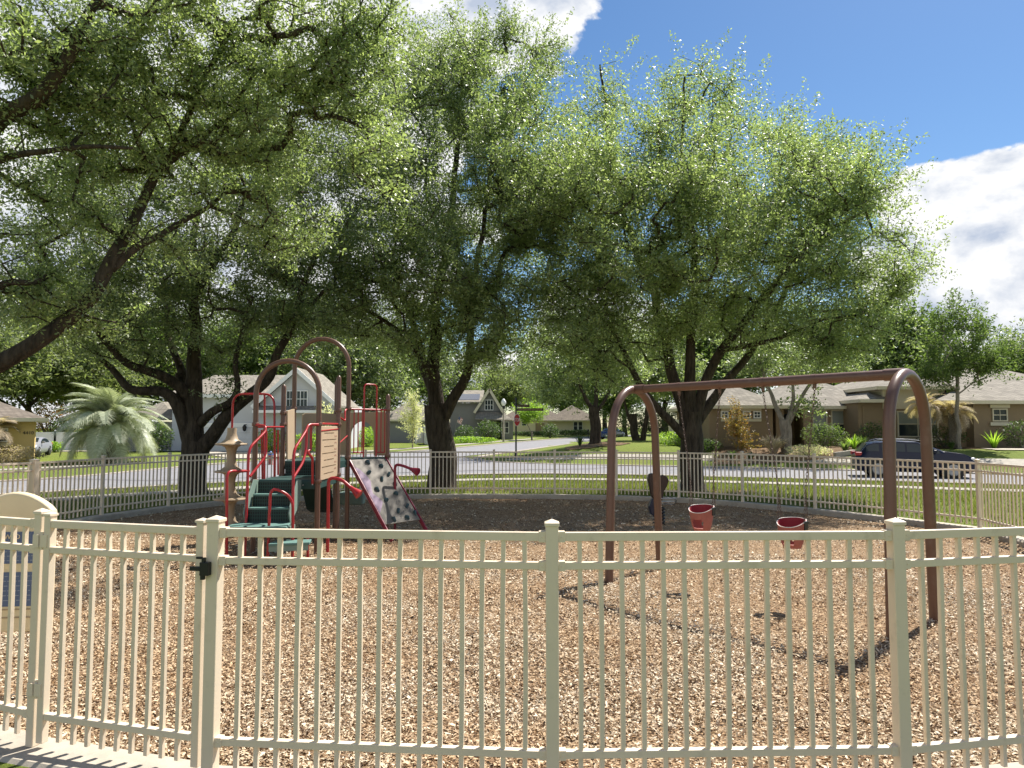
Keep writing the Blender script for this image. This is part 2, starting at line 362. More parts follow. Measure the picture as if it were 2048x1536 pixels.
def ring_pts(off, sub=5):
    n = len(RING); out = []
    for i in range(n):
        a = Vector(RING[i]); b = Vector(RING[(i + 1) % n])
        for k in range(sub): out.append(a.lerp(b, k / sub))
    res = []; m = len(out)
    for i in range(m):
        t = (out[(i + 2) % m] - out[i - 2]).normalized(); nrm = Vector((t.y, -t.x))      # outward for CCW order
        res.append(out[i] + nrm * off)
    return res
def zm(x, y): return base_z(y) - .03 - .07 * clamp((y - 5) / 10)
# ground: rings growing outward from the kerb of the playground
def build_ground():
    inner = ring_pts(.15); n = len(inner); vs = []; fs = []
    steps = [0, .25, .5, 1, 1.5, 2, 2.7, 3.5] + [4.5 + i for i in range(45)] + [52, 56, 60, 65, 70, 77, 85, 95, 108, 125, 150, 190, 250, 350, 500, 800]
    for s in steps:
        for p in inner:
            d = (p - Vector((CX, CY))).normalized(); q = p + d * s
            vs.append((q.x, q.y, g(q.x, q.y)))
    for j in range(len(steps) - 1):
        for k in range(n): fs.append((j * n + k, (j + 1) * n + k, (j + 1) * n + (k + 1) % n, j * n + (k + 1) % n))
    me = MB(); me.v = vs; me.f = fs; o = me.build('ground', M['grass'], smooth=True); tag(o, kind='structure')
build_ground()
def build_mulch():
    inner = ring_pts(-.10, 3); n = len(inner); vs = [(CX, CY, zm(CX, CY))]; fs = []; K = 40
    for j in range(1, K + 1):
        t = j / K
        for p in inner:
            q = Vector((CX, CY)).lerp(p, t); h = noise.noise(Vector((q.x * .9, q.y * .9, 0))) * .03 + noise.noise(Vector((q.x * 3, q.y * 3, 5))) * .012
            vs.append((q.x, q.y, zm(q.x, q.y) + h * (1 if t < .97 else .2)))
    for k in range(n): fs.append((0, 1 + k, 1 + (k + 1) % n))
    for j in range(K - 1):
        for k in range(n): fs.append((1 + j * n + k, 1 + (j + 1) * n + k, 1 + (j + 1) * n + (k + 1) % n, 1 + j * n + (k + 1) % n))
    m = MB(); m.v = vs; m.f = fs; o = m.build('playground_ground', M['mulch'], smooth=True); tag(o, kind='structure')
    # kerb ring
    a = ring_pts(-.13, 3); b = ring_pts(.17, 3); k = MB(); n = len(a); vs = []
    for p, q in zip(a, b):
        z = base_z(p.y) + .022
        vs += [(p.x, p.y, z - .25), (p.x, p.y, z - .02), (p.x * .998 + q.x * .002, p.y, z - .015), (q.x, q.y, z), (q.x, q.y, z - .25)]
    vs = []
    for p, q in zip(a, b):
        z = base_z(p.y) + .022; d = (q - p).normalized() * .02; r = p + d; s_ = q - d
        vs += [(p.x, p.y, z - .3), (p.x, p.y, z - .02), (r.x, r.y, z), (s_.x, s_.y, z), (q.x, q.y, z - .02), (q.x, q.y, z - .3)]
    fs = [(i * 6 + j, ((i + 1) % n) * 6 + j, ((i + 1) % n) * 6 + j + 1, i * 6 + j + 1) for i in range(n) for j in range(5)]
    k.v = vs; k.f = fs; o = k.build('concrete_kerb', M['concrete']); tag(o, kind='structure')
build_mulch()
def strip(name, pts, w, mat, dz, thick=0, sub=6, kind='structure'):
    P = smooth_pts([Vector((x, y, 0)) for x, y in pts], sub); vs = []; n = len(P)
    ws = w if hasattr(w, '__len__') else (-w / 2, w / 2)
    K = 5
    for i, p in enumerate(P):
        t = (P[min(i + 1, n - 1)] - P[max(i - 1, 0)]).normalized(); nr = Vector((-t.y, t.x, 0))
        for j in range(K):
            q = p + nr * (ws[0] + (ws[1] - ws[0]) * j / (K - 1)); vs.append((q.x, q.y, g(q.x, q.y) + dz))
    fs = [(i * K + j, (i + 1) * K + j, (i + 1) * K + j + 1, i * K + j + 1) for i in range(n - 1) for j in range(K - 1)]
    m = MB(); m.v = vs; m.f = fs
    if thick:
        nv = len(vs); m.v = vs + [(a, b, c - thick) for a, b, c in vs]
        m.f += [(i * K, nv + i * K, nv + (i + 1) * K, (i + 1) * K) for i in range(n - 1)] + [(i * K + K - 1, (i + 1) * K + K - 1, nv + (i + 1) * K + K - 1, nv + i * K + K - 1) for i in range(n - 1)]
        m.f += [(0, K - 1, nv + K - 1, nv), ((n - 1) * K, nv + (n - 1) * K, nv + n * K - 1, n * K - 1)]
    o = m.build(name, mat); tag(o, kind=kind); return o
NEAR = [(-34, -6), (-26, 6), (-19.6, 15), (-15.0, 20.8), (-12.6, 24), (-9.8, 27.3), (-5, 30.6), (1.7, 32.4), (9.5, 30.0), (16, 26.3), (22.5, 22.0), (32, 14), (42, 2)]
strip('road', NEAR, (0, 7.5), M['asphalt'], .014)
strip('kerb', NEAR, (-.45, 0), M['kerb'], .06, .3)
strip('kerb', [(-2.6, 47), (-1.2, 43), (2.5, 40.3), (6, 39.0), (12, 36.8), (19.6, 33.0), (26.6, 28.6), (37, 20), (48, 8)], (0, .45), M['kerb'], .06, .3)
strip('side_street', [(-12.5, 40), (-9.6, 46), (-5.6, 55), (-2.2, 63), (2.0, 75), (9.2, 95), (18, 113), (34, 136), (60, 160)], (-3.7, 3.7), M['asphalt'], .022)
LE = [(-27.0, 16), (-20.9, 24.5), (-18.4, 29), (-17.4, 36), (-15.8, 44), (-9.6, 55.7), (-5.6, 65), (-1.3, 77), (5.7, 97), (14.5, 115), (30.5, 138)]
strip('kerb', LE, (0, .45), M['kerb'], .062, .3)
strip('kerb', [(-2.6, 47), (-2.2, 51), (.6, 60), (5.2, 74), (12.6, 93), (21.5, 110), (37, 132)], (-.45, 0), M['kerb'], .062, .3)
def poly_sheet(name, pts, mat, dz, kind='structure', step=2.0):
    bm = bmesh.new(); vs = [bm.verts.new((x, y, 0)) for x, y in pts]; bm.faces.new(vs)
    bmesh.ops.triangulate(bm, faces=bm.faces)
    for _ in range(4):
        es = [e for e in bm.edges if e.calc_length() > step]
        if not es: break
        bmesh.ops.subdivide_edges(bm, edges=es, cuts=1); bmesh.ops.triangulate(bm, faces=bm.faces)
    for v in bm.verts: v.co.z = g(v.co.x, v.co.y) + dz
    bmesh.ops.recalc_face_normals(bm, faces=bm.faces)
    me = bpy.data.meshes.new(name); bm.to_mesh(me); bm.free(); me.materials.append(mat); o = bpy.data.objects.new(name, me); col.objects.link(o); tag(o, kind=kind); return o
poly_sheet('junction', [(-18.4, 29), (-14, 27.6), (-8, 31.5), (-2, 34.5), (4, 36), (6, 38.8), (2.5, 40.3), (-1.2, 43), (-2.6, 47), (-4, 51), (-9.4, 55.5), (-15.6, 44), (-17.4, 36)], M['asphalt'], .030)
strip('sidewalk', [(-30, -3), (-22.6, 7), (-17.2, 14), (-12.9, 18.6), (-10.6, 21.6), (-8.0, 24.6), (-3.6, 27.4), (1.5, 28.8), (8.2, 26.8), (14.3, 23.2), (20.5, 19.3), (30, 10)], (-.6, .6), M['walk'], .03, .2)
strip('sidewalk', [(-.2, 45.5), (4, 43.2), (8, 41.6), (13.3, 39.3), (21.0, 35.5), (28.5, 31), (40, 21)], (-.6, .6), M['walk'], .03, .2)
strip('sidewalk', [(-36, 22), (-28, 31), (-24.0, 38), (-19.6, 47), (-12.6, 58), (-8.6, 67), (-4.3, 79), (3, 100)], (-.6, .6), M['walk'], .03, .2)
poly_sheet('driveway', [(-27.2, 58.6), (-17, 58.6), (-15.2, 50.5), (-18.2, 47)], M['concrete'], .045)
poly_sheet('driveway', [(-60, 57.2), (-26.5, 58.4), (-26.5, 60), (-60, 60)], M['concrete'], .045)
poly_sheet('driveway', [(25, 36.8), (40, 33), (41, 36.5), (26, 39.5)], M['concrete'], .045)

# ================================================================ mulch chips, grass blades
def chips():
    rs = np.random.RandomState(3)
    P = []
    poly = [(p.x, p.y) for p in ring_pts(-.16, 1)]
    def inside(X, Y):
        c = np.zeros(len(X), bool); n = len(poly)
        for i in range(n):
            x1, y1 = poly[i]; x2, y2 = poly[i - 1]
            cond = ((y1 > Y) != (y2 > Y)) & (X < (x2 - x1) * (Y - y1) / (y2 - y1 + 1e-12) + x1); c ^= cond
        return c
    for y0, y1, dens in ((3.5, 5, 5200), (5, 6.5, 3800), (6.5, 8.5, 2500), (8.5, 11, 1300), (11, 14, 450), (14, 21, 200)):
        x1 = .80 * y1 + .5; n = int(dens * (y1 - y0) * 2 * x1)
        X = rs.uniform(-x1, x1, n); Y = rs.uniform(y0, y1, n); k = inside(X, Y); P.append(np.stack([X[k], Y[k]], 1))
    Q = np.concatenate(P); wear = np.zeros(len(Q))
    for wx, wy, wr in ((2.15, 8.3, .75), (2.85, 7.35, .75), (2.5, 7.8, .5), (-3.4, 9.6, .8), (-1.2, 11.2, .7)):
        wear = np.maximum(wear, np.clip(1.25 - np.hypot((Q[:, 0] - wx) * .9, Q[:, 1] - wy) / wr, 0, 1))
    den = np.array([noise.noise(Vector((a * 1.1, b * 1.1, 9))) for a, b in Q])
    P = [Q[rs.rand(len(Q)) > np.maximum(wear * .82, np.clip(den * 1.6 - .1, 0, .6))]]
    # spilled outside near the gate
    n = 3500; X = rs.uniform(-4.2, -1.0, n); Y = rs.uniform(2.4, 4.6, n); ln = 3.62 - (X + 1.62) * .33 - .30
    k = (Y < ln); P.append(np.stack([X[k], Y[k]], 1)); nout = int(k.sum())
    P = np.concatenate(P); n = len(P)
    bz = -.15 * np.clip((P[:, 1] - 4) / 10, 0, 1) - .16 * np.clip((P[:, 1] - 19) / 11, 0, 1)
    Z = bz - .03 - .07 * np.clip((P[:, 1] - 5) / 10, 0, 1) + .022 * rs.rand(n) ** 1.5 + .012
    Z[n - nout:] = .008 + .01 * rs.rand(nout)
    Z += np.array([noise.noise(Vector((a * .9, b * .9, 0))) * .03 + noise.noise(Vector((a * 3, b * 3, 5))) * .012 for a, b in P]) * (np.arange(n) < n - nout)
    far = 1 + .5 * np.clip((P[:, 1] - 7) / 8, 0, 1)
    Ln = rs.uniform(.005, .0150, n) * far * rs.choice([1, 1, 1.5], n); Wd = Ln * rs.uniform(.25, .55, n)
    th = rs.uniform(0, 2 * np.pi, n); tilt = rs.normal(0, .38, n); roll = rs.normal(0, .5, n)
    a = np.stack([np.cos(th) * np.cos(tilt), np.sin(th) * np.cos(tilt), np.sin(tilt)], 1)
    b0 = np.stack([-np.sin(th), np.cos(th), np.zeros(n)], 1); up = np.cross(a, b0)
    b = b0 * np.cos(roll)[:, None] + up * np.sin(roll)[:, None]; nn = np.cross(a, b)
    C = np.stack([P[:, 0], P[:, 1], Z + .006], 1)
    bend = (Ln * rs.uniform(-.25, .35, n))[:, None] * nn
    La = Ln[:, None] * a; Wb = Wd[:, None] * b
    skew = rs.uniform(-.5, .5, (n, 1))
    V = np.stack([C - La - Wb * .45, C - La * .9 + Wb * .5, C - Wb * (1 + .3 * skew) + bend, C + Wb * (1 - .3 * skew) + bend, C + La - Wb * .25, C + La * .85 + Wb * .5], 1).reshape(-1, 3)
    i = np.arange(n)[:, None] * 6
    F = np.concatenate([i + np.array([[0, 2, 3, 1]]), i + np.array([[2, 4, 5, 3]])])
    tag(np_mesh('mulch', V, F, M['chip']), kind='stuff', label='loose wood chips covering the playground floor')
chips()
def blades():
    rs = np.random.RandomState(5); P = []
    n = 90000; X = rs.uniform(-22, 22, n); Y = rs.uniform(12, 31, n); P.append(np.stack([X, Y], 1))
    n = 5000; X = rs.uniform(-4.0, -2.2, n); Y = rs.uniform(2.2, 3.6, n); k = rs.rand(n) < np.clip((3.3 - Y) * .9, 0, 1); P.append(np.stack([X[k], Y[k]], 1))
    n = 9000; X = rs.uniform(2.2, 9, n); Y = rs.uniform(1.8, 5, n); P.append(np.stack([X, Y], 1))
    P = np.concatenate(P)
    A = np.array([tuple(p) for p in ring_pts(.30, 1)]); c = np.zeros(len(P), bool)
    for i in range(len(A)):
        x1, y1 = A[i]; x2, y2 = A[i - 1]; c ^= ((y1 > P[:, 1]) != (y2 > P[:, 1])) & (P[:, 0] < (x2 - x1) * (P[:, 1] - y1) / (y2 - y1 + 1e-12) + x1)
    P = P[~c]
    nr = np.array([interp(x, [(a, b) for a, b in NEAR]) for x in P[:, 0]]); P = P[P[:, 1] < nr - .5]
    sw = np.array([interp(x, [(-30, -3), (-22.6, 7), (-17.2, 14), (-12.9, 18.6), (-10.6, 21.6), (-8.0, 24.6), (-3.6, 27.4), (1.5, 28.8), (8.2, 26.8), (14.3, 23.2), (20.5, 19.3), (30, 10)]) for x in P[:, 0]])
    P = P[np.abs(P[:, 1] - sw) > .95]
    n = len(P); Z = np.array([g(a, b) for a, b in P]); th = rs.uniform(0, 6.28, n); h = rs.uniform(.03, .085, n) * (1 + (P[:, 1] > 12)); w = h * .10 + .003 * P[:, 1] / 10
    C = np.stack([P[:, 0], P[:, 1], Z - .01], 1); a = np.stack([np.cos(th), np.sin(th), 0 * th], 1) * w[:, None]
    ln = np.stack([np.cos(th * 1.7) * h * .6, np.sin(th * 1.7) * h * .6, h], 1)
    V = np.stack([C - a, C + a, C + ln], 1).reshape(-1, 3); F = np.arange(n * 3).reshape(-1, 3)
    tag(np_mesh('grass', V, F, M['blade']), kind='stuff', label='short green grass round the playground')
blades()

# ================================================================ leaves and trees
def leaf_cloud(C, size, rs, up=.6, aspect=.42):
    n = len(C); th = rs.uniform(0, 2 * np.pi, n)
    nn = rs.normal(0, 1, (n, 3)); nn /= np.linalg.norm(nn, axis=1)[:, None]; nn[:, 2] = np.abs(nn[:, 2]); nn = nn + np.array([0, 0, up]); nn /= np.linalg.norm(nn, axis=1)[:, None]
    r = rs.normal(0, 1, (n, 3)); a = np.cross(nn, r); a /= np.linalg.norm(a, axis=1)[:, None] + 1e-9; b = np.cross(nn, a)
    s = size * rs.uniform(.65, 1.35, n)[:, None]; w = s * aspect * rs.uniform(.7, 1.2, (n, 1))
    V = np.stack([C - a * s, C + b * w - nn * s * .15, C + a * s - nn * s * .25, C - b * w - nn * s * .15], 1).reshape(-1, 3) 
    return V, np.arange(n * 4).reshape(-1, 4)
class Tree:
    def __init__(s, name, label, base, seed, cat='tree', group=None):
        s.root = empty(name, base, 0, label, cat, group); s.base = Vector(base); s.rs = np.random.RandomState(seed); random.seed(seed)
        s.P = []; s.par = []; s.rad = []; s.cnt = []
    def limb(s, pts, r0, r1, attach=None):
        q = smooth_pts(pts, 5); n = len(q)
        for i, p in enumerate(q):
            k = i / (n - 1); w = .035 + .0 * k
            j = Vector((noise.noise(p * .9 + Vector((3, 7, 1))), noise.noise(p * .9 + Vector((13, 2, 5))), noise.noise(p * .9))) * (.16 * min(1, k * 3))
            idx = len(s.P)
            if i == 0:
                if not s.P: par = -1
                else:
                    A = np.array([tuple(v) for v in s.P]); par = int(np.argmin(((A - np.array(tuple(p))) ** 2).sum(1)))
                s.P.append(p); s.par.append(par)
            else: s.P.append(p + j); s.par.append(idx - 1)
            s.rad.append(r0 + (r1 - r0) * k ** .8)
    def grow(s, tips, step=.38, bend=.25):
        rs = s.rs; T = np.array(tips); P = [tuple(v) for v in s.P]; n0 = len(P)
        cap = n0 + len(T) * 14; A = np.zeros((cap, 3)); A[:n0] = P; m = n0
        h0 = s.base.z
        D = np.min(((T[:, None, :] - A[None, :n0:3, :]) ** 2).sum(2), axis=1); order = np.argsort(D)
        s.tipnodes = []
        for ti in order:
            t = T[ti]; d = t - A[:m]; dist = np.sqrt((d ** 2).sum(1)); pen = dist + .55 * np.clip(-d[:, 2], 0, None)
            j = int(np.argmin(pen)); p = A[j].copy(); L = dist[j]; k = max(1, min(12, int(L / step + .5)))
            off = rs.normal(0, bend * L * .3, 3); last = j
            for i in range(1, k + 1):
                u = i / k; q = p + (t - p) * u + off * math.sin(math.pi * u) + np.array([0, 0, .10 * L * math.sin(math.pi * u)])
                if m >= cap: break
                A[m] = q; s.P.append(Vector(q)); s.par.append(last); s.rad.append(0); last = m; m += 1
            s.tipnodes.append(last)
        s.A = A[:m]
    def finish(s, leafmat, barkmat, per_tip, leaf, spread=(.42, .42, .30), n_side=6, minr=.008, dens=None, up=.15):
        n = len(s.P); cnt = np.zeros(n)
        for t in s.tipnodes: cnt[t] += 1
        for i in range(n - 1, 0, -1):
            if s.par[i] >= 0 and s.par[i] < i: cnt[s.par[i]] += cnt[i]
        mb = MB(); b = s.base
        # main limbs as continuous tubes
        chains = {}
        i = 0; r = [max(s.rad[k], 0) if s.rad[k] else max(minr, .0085 * cnt[k] ** .46) for k in range(n)]
        while i < n:
            j = i; pts = [s.P[i]]; rr = [r[i]]
            while j + 1 < n and s.par[j + 1] == j and (s.rad[j + 1] > 0) == (s.rad[i] > 0): j += 1; pts.append(s.P[j]); rr.append(r[j])
            if s.par[i] >= 0: pts.insert(0, s.P[s.par[i]]); rr.insert(0, min(r[s.par[i]], rr[0] * (1.15 if s.rad[i] else 1.3)))
            if len(pts) > 1:
                big = rr[0]; ns = 14 if big > .12 else (8 if big > .04 else 4)
                mb.tube([p - b for p in pts], rr, ns, cap=False)
            i = j + 1
        mb.build('trunk', barkmat, s.root, smooth=True)
        rs = s.rs; tp = s.A[s.tipnodes]; k = len(tp); sp = np.array(spread)
        w = np.ones(k) if dens is None else dens
        N = int(per_tip * k); idx = rs.randint(0, k, N); 
        loc = rs.normal(0, 1, (N, 3)); loc /= np.linalg.norm(loc, axis=1)[:, None]; loc *= rs.rand(N)[:, None] ** .5
        size_j = rs.uniform(.6, 1.5, k)[idx][:, None]
        par0 = np.array(s.par); tn = np.array(s.tipnodes); bk = tn.copy()
        for _ in range(2): bk = np.where(par0[bk] > 0, par0[bk], bk)
        dr = tp - s.A[bk]; dr /= np.linalg.norm(dr, axis=1)[:, None] + 1e-6
        cc = np.array([(p_[0], p_[1], p_[2]) for p_ in s.A]).mean(0); o_ = tp - cc; o_ /= np.linalg.norm(o_, axis=1)[:, None] + 1e-6
        dr = dr * .6 + o_ * .5 + np.array([0, 0, .45]) + rs.normal(0, .35, dr.shape); dr /= np.linalg.norm(dr, axis=1)[:, None]
        ln_ = rs.uniform(-.5, 1.0, N)[:, None] * (sp[0] * 2.3) * rs.uniform(.5, 1.5, k)[idx][:, None]
        C = tp[idx] + loc * sp * size_j * .85 * (1.1 - .6 * np.clip(ln_ / (sp[0] * 2.6), 0, 1)) + dr[idx] * ln_
        # a share of the leaves sits on the twigs further in
        q = rs.rand(N) < .22; par = np.array(s.par); inn = np.array(s.tipnodes)[idx[q]]
        for _ in range(2): inn = np.where(par[inn] > 0, par[inn], inn)
        C[q] = s.A[inn] + rs.normal(0, .22, (q.sum(), 3)) * (sp / .42)
        V, F = leaf_cloud(C, leaf, rs, up); np_mesh('crown', V - np.array(tuple(b)), F, leafmat, s.root)
        return s.root
def blob_tips(rs, blobs, spacing_bias=.45):
    out = []
    for c, r, n in blobs:
        v = rs.normal(0, 1, (n * 3, 3)); v /= np.linalg.norm(v, axis=1)[:, None]; rad = rs.rand(n * 3) ** spacing_bias
        p = v * rad[:, None]
        keep = np.array([noise.noise(Vector((a * 2.2 + c.x, b * 2.2 + c.y, d * 2.2 + c.z))) > .07 for a, b, d in p])
        p = p[keep][:n]; out.append(np.array(tuple(c)) + p * np.array(r))
    return np.concatenate(out)
def PB(px, py, rx, ry, d, rd, n):       # crown mass seen at px,py with half sizes in photo pixels, at distance d and depth radius rd
    return (W(px, py, d), (rx * d / FPX, rd, ry * d / FPX), n)
def WP(lst): return [W(a, b, c) for a, b, c in lst]

def oak_centre():
    b = gv(-2.32, 23.6, -.05); t = Tree('oak_tree', 'middle big oak, dark upright trunk right of the play structure', b, 11, group='big shade oaks around the playground')
    t.limb([b, W(884, 930, 23.6), W(880, 860, 23.6), W(874, 810, 23.6)], .52, .38)
    t.rad[0] = .62
    t.limb(WP([(880, 850, 23.6), (905, 800, 23.4), (930, 740, 23.2), (945, 640, 22.8), (960, 500, 22.5), (985, 330, 22.5)]), .24, .05)
    t.limb(WP([(874, 815, 23.6), (868, 740, 23.6), (870, 640, 23.6), (890, 520, 23.8), (905, 380, 24), (915, 250, 24), (925, 140, 24)]), .28, .04)
    t.limb(WP([(870, 790, 23.6), (845, 720, 24), (820, 620, 24.4), (770, 520, 24.8), (740, 420, 25)]), .2, .05)
    t.limb(WP([(872, 760, 23.6), (830, 700, 22.6), (780, 650, 21.8), (720, 620, 21.2)]), .13, .04)
    t.limb(WP([(935, 730, 23.2), (985, 680, 22.0), (1040, 640, 21.2)]), .12, .04)
    t.limb(WP([(890, 520, 23.8), (860, 400, 22.6), (850, 300, 22)]), .10, .03)
    B = [PB(900, 190, 140, 110, 23.5, 3.8, 230), PB(770, 330, 120, 130, 24, 3.6, 190), PB(1020, 300, 120, 170, 23.5, 3.8, 270), PB(1060, 470, 90, 110, 23, 3.4, 130), PB(650, 480, 90, 150, 24, 3, 110), PB(1040, 330, 110, 140, 19.4, 2.2, 110), PB(840, 500, 120, 110, 19.2, 1.8, 80), PB(880, 430, 200, 140, 23.5, 4.6, 320), PB(880, 590, 190, 100, 23, 5, 260),
         PB(760, 620, 110, 90, 22.6, 4, 130), PB(985, 640, 120, 90, 22.6, 4, 150), PB(900, 110, 70, 45, 23.6, 2, 45), PB(1018, 75, 20, 62, 24, .5, 20), PB(1090, 125, 36, 60, 24, .9, 26), PB(960, 110, 50, 50, 24, 1.2, 26), PB(880, 95, 20, 40, 24, .6, 8), PB(800, 180, 60, 60, 24, 1.6, 40),
         PB(830, 700, 60, 50, 22, 2, 26), PB(940, 715, 60, 40, 22.5, 2, 24)]
    t.grow(blob_tips(t.rs, B)); t.finish(M['oak'], M['bark'], 125, .048, (.38, .38, .28))
oak_centre()
def oak_left():
    b = gv(-9.15, 20.6, -.05); t = Tree('oak_tree', 'wide forked oak behind the fence on the left, low limbs spreading from its dark trunk', b, 12, group='big shade oaks around the playground')
    t.limb([b, W(388, 930, 20.6), W(392, 880, 20.6)], .40, .36); t.rad[0] = .55
    t.limb(WP([(386, 900, 20.6), (384, 800, 20.6), (382, 720, 20.6), (388, 640, 20.5), (385, 520, 20.2), (400, 400, 20)]), .33, .06)
    t.limb(WP([(378, 880, 20.6), (355, 820, 20.3), (318, 788, 20.1), (262, 778, 20.0), (225, 740, 19.8), (185, 690, 19.4)]), .22, .06)
    t.limb(WP([(382, 800, 20.6), (350, 770, 20.2), (300, 742, 19.8), (235, 716, 19.2), (180, 640, 18.6), (120, 560, 18.2)]), .2, .05)
    t.limb(WP([(385, 790, 20.6), (360, 740, 21), (340, 680, 21.3), (325, 600, 21.6), (290, 500, 21.8)]), .16, .04)
    t.limb(WP([(395, 905, 20.6), (425, 868, 20.4), (470, 815, 20.2), (530, 765, 20.0), (565, 705, 19.8), (590, 620, 19.6), (620, 520, 19.4)]), .25, .06)
    t.limb(WP([(398, 850, 20.6), (425, 822, 20.2), (460, 803, 20.0), (478, 770, 19.8), (477, 700, 19.6), (500, 600, 19.4)]), .15, .05)
    t.limb(WP([(355, 822, 20.3), (356, 780, 20.6), (352, 745, 20.8)]), .13, .10)
    t.limb(WP([(385, 600, 20.4), (440, 500, 20), (500, 400, 20), (560, 300, 20)]), .13, .04)
    B = [PB(390, 560, 190, 90, 20, 4.2, 200), PB(200, 540, 160, 110, 19.2, 3.8, 190), PB(585, 530, 140, 110, 19.8, 3.8, 170), PB(400, 400, 220, 130, 20, 4.2, 180), PB(200, 380, 160, 120, 19.5, 3.6, 100),
         PB(600, 350, 130, 140, 20, 3.8, 170), PB(420, 250, 200, 110, 20.5, 3.6, 170), PB(120, 640, 110, 50, 18.6, 2.6, 60), PB(300, 655, 110, 45, 19.4, 3, 60), PB(560, 640, 130, 40, 19.8, 3, 60), PB(660, 640, 60, 60, 20, 2.4, 30),
         PB(235, 700, 60, 22, 19.4, 1.6, 16), PB(440, 695, 45, 20, 19.6, 1.4, 14), PB(440, 770, 24, 20, 19.6, .6, 5)]
    t.grow(blob_tips(t.rs, B)); t.finish(M['oak3'], M['bark'], 115, .048, (.38, .38, .28))
oak_left()
def oak_near():
    b = gv(-11.2, 10.2, -.05); t = Tree('oak_tree', 'nearest oak, trunk out of view, its long limb crossing the upper left corner', b, 13, group='big shade oaks around the playground')
    t.limb([b, b + Vector((.1, 0, 1.1)), b + Vector((.4, .1, 2.2))], .42, .34); t.rad[0] = .5
    t.limb([b + Vector((.35, .1, 2.0))] + WP([(-120, 775, 10.4), (0, 725, 10.5), (130, 640, 10.7), (225, 540, 10.9), (275, 450, 11.1), (330, 340, 11.3), (400, 280, 11.5), (480, 215, 11.7), (560, 190, 12)]), .175, .03)
    t.limb(WP([(228, 535, 10.9), (290, 490, 11.2), (360, 450, 11.6), (430, 400, 12), (450, 370, 12.2)]), .08, .025)
    t.limb([b + Vector((.4, .1, 2.2))] + WP([(-200, 560, 9.8), (-60, 300, 9.6), (60, 200, 9.4), (140, 90, 9.2), (200, 0, 9.2)]), .22, .05)
    t.limb(WP([(-60, 300, 9.6), (30, 240, 9.8), (90, 150, 10)]), .1, .04)
    t.limb(WP([(-150, 420, 9.8), (0, 330, 9.6), (130, 310, 9.6), (260, 290, 9.8)]), .07, .02)
    t.limb(WP([(330, 340, 11.3), (400, 160, 11), (470, 40, 11)]), .06, .03)
    t.limb(WP([(-150, 700, 10), (-20, 585, 10.4), (60, 570, 10.6), (110, 550, 10.8)]), .08, .03)
    B = [PB(60, 130, 130, 130, 9.8, 1.6, 110), PB(250, 120, 150, 120, 10.4, 2.0, 170), PB(450, 110, 150, 130, 11, 2.0, 180), PB(640, 120, 130, 130, 11.6, 1.8, 150), PB(770, 60, 70, 80, 11.8, 1.0, 45), PB(720, 210, 90, 90, 11.9, 1.4, 60), PB(760, 340, 60, 70, 11.3, .9, 26),
         PB(330, 280, 170, 110, 11.2, 1.8, 140), PB(520, 300, 120, 100, 11.8, 1.5, 90), PB(120, 300, 130, 100, 10.4, 1.6, 70), PB(20, 430, 90, 110, 10.4, 1.6, 40), PB(160, 450, 110, 90, 11, 1.4, 32), PB(330, 480, 100, 80, 11.6, 1.2, 24), PB(60, 590, 110, 70, 10.8, 1.2, 50), PB(190, 620, 80, 50, 11.2, 1, 26),
         PB(560, 440, 90, 80, 12, 1.2, 45), PB(20, 60, 60, 60, 8.2, .6, 16), PB(300, -120, 350, 90, 11, 2, 90)]
    t.grow(blob_tips(t.rs, B), .3); t.finish(M['oak2'], M['bark'], 105, .034, (.24, .24, .18), minr=.005)
oak_near()
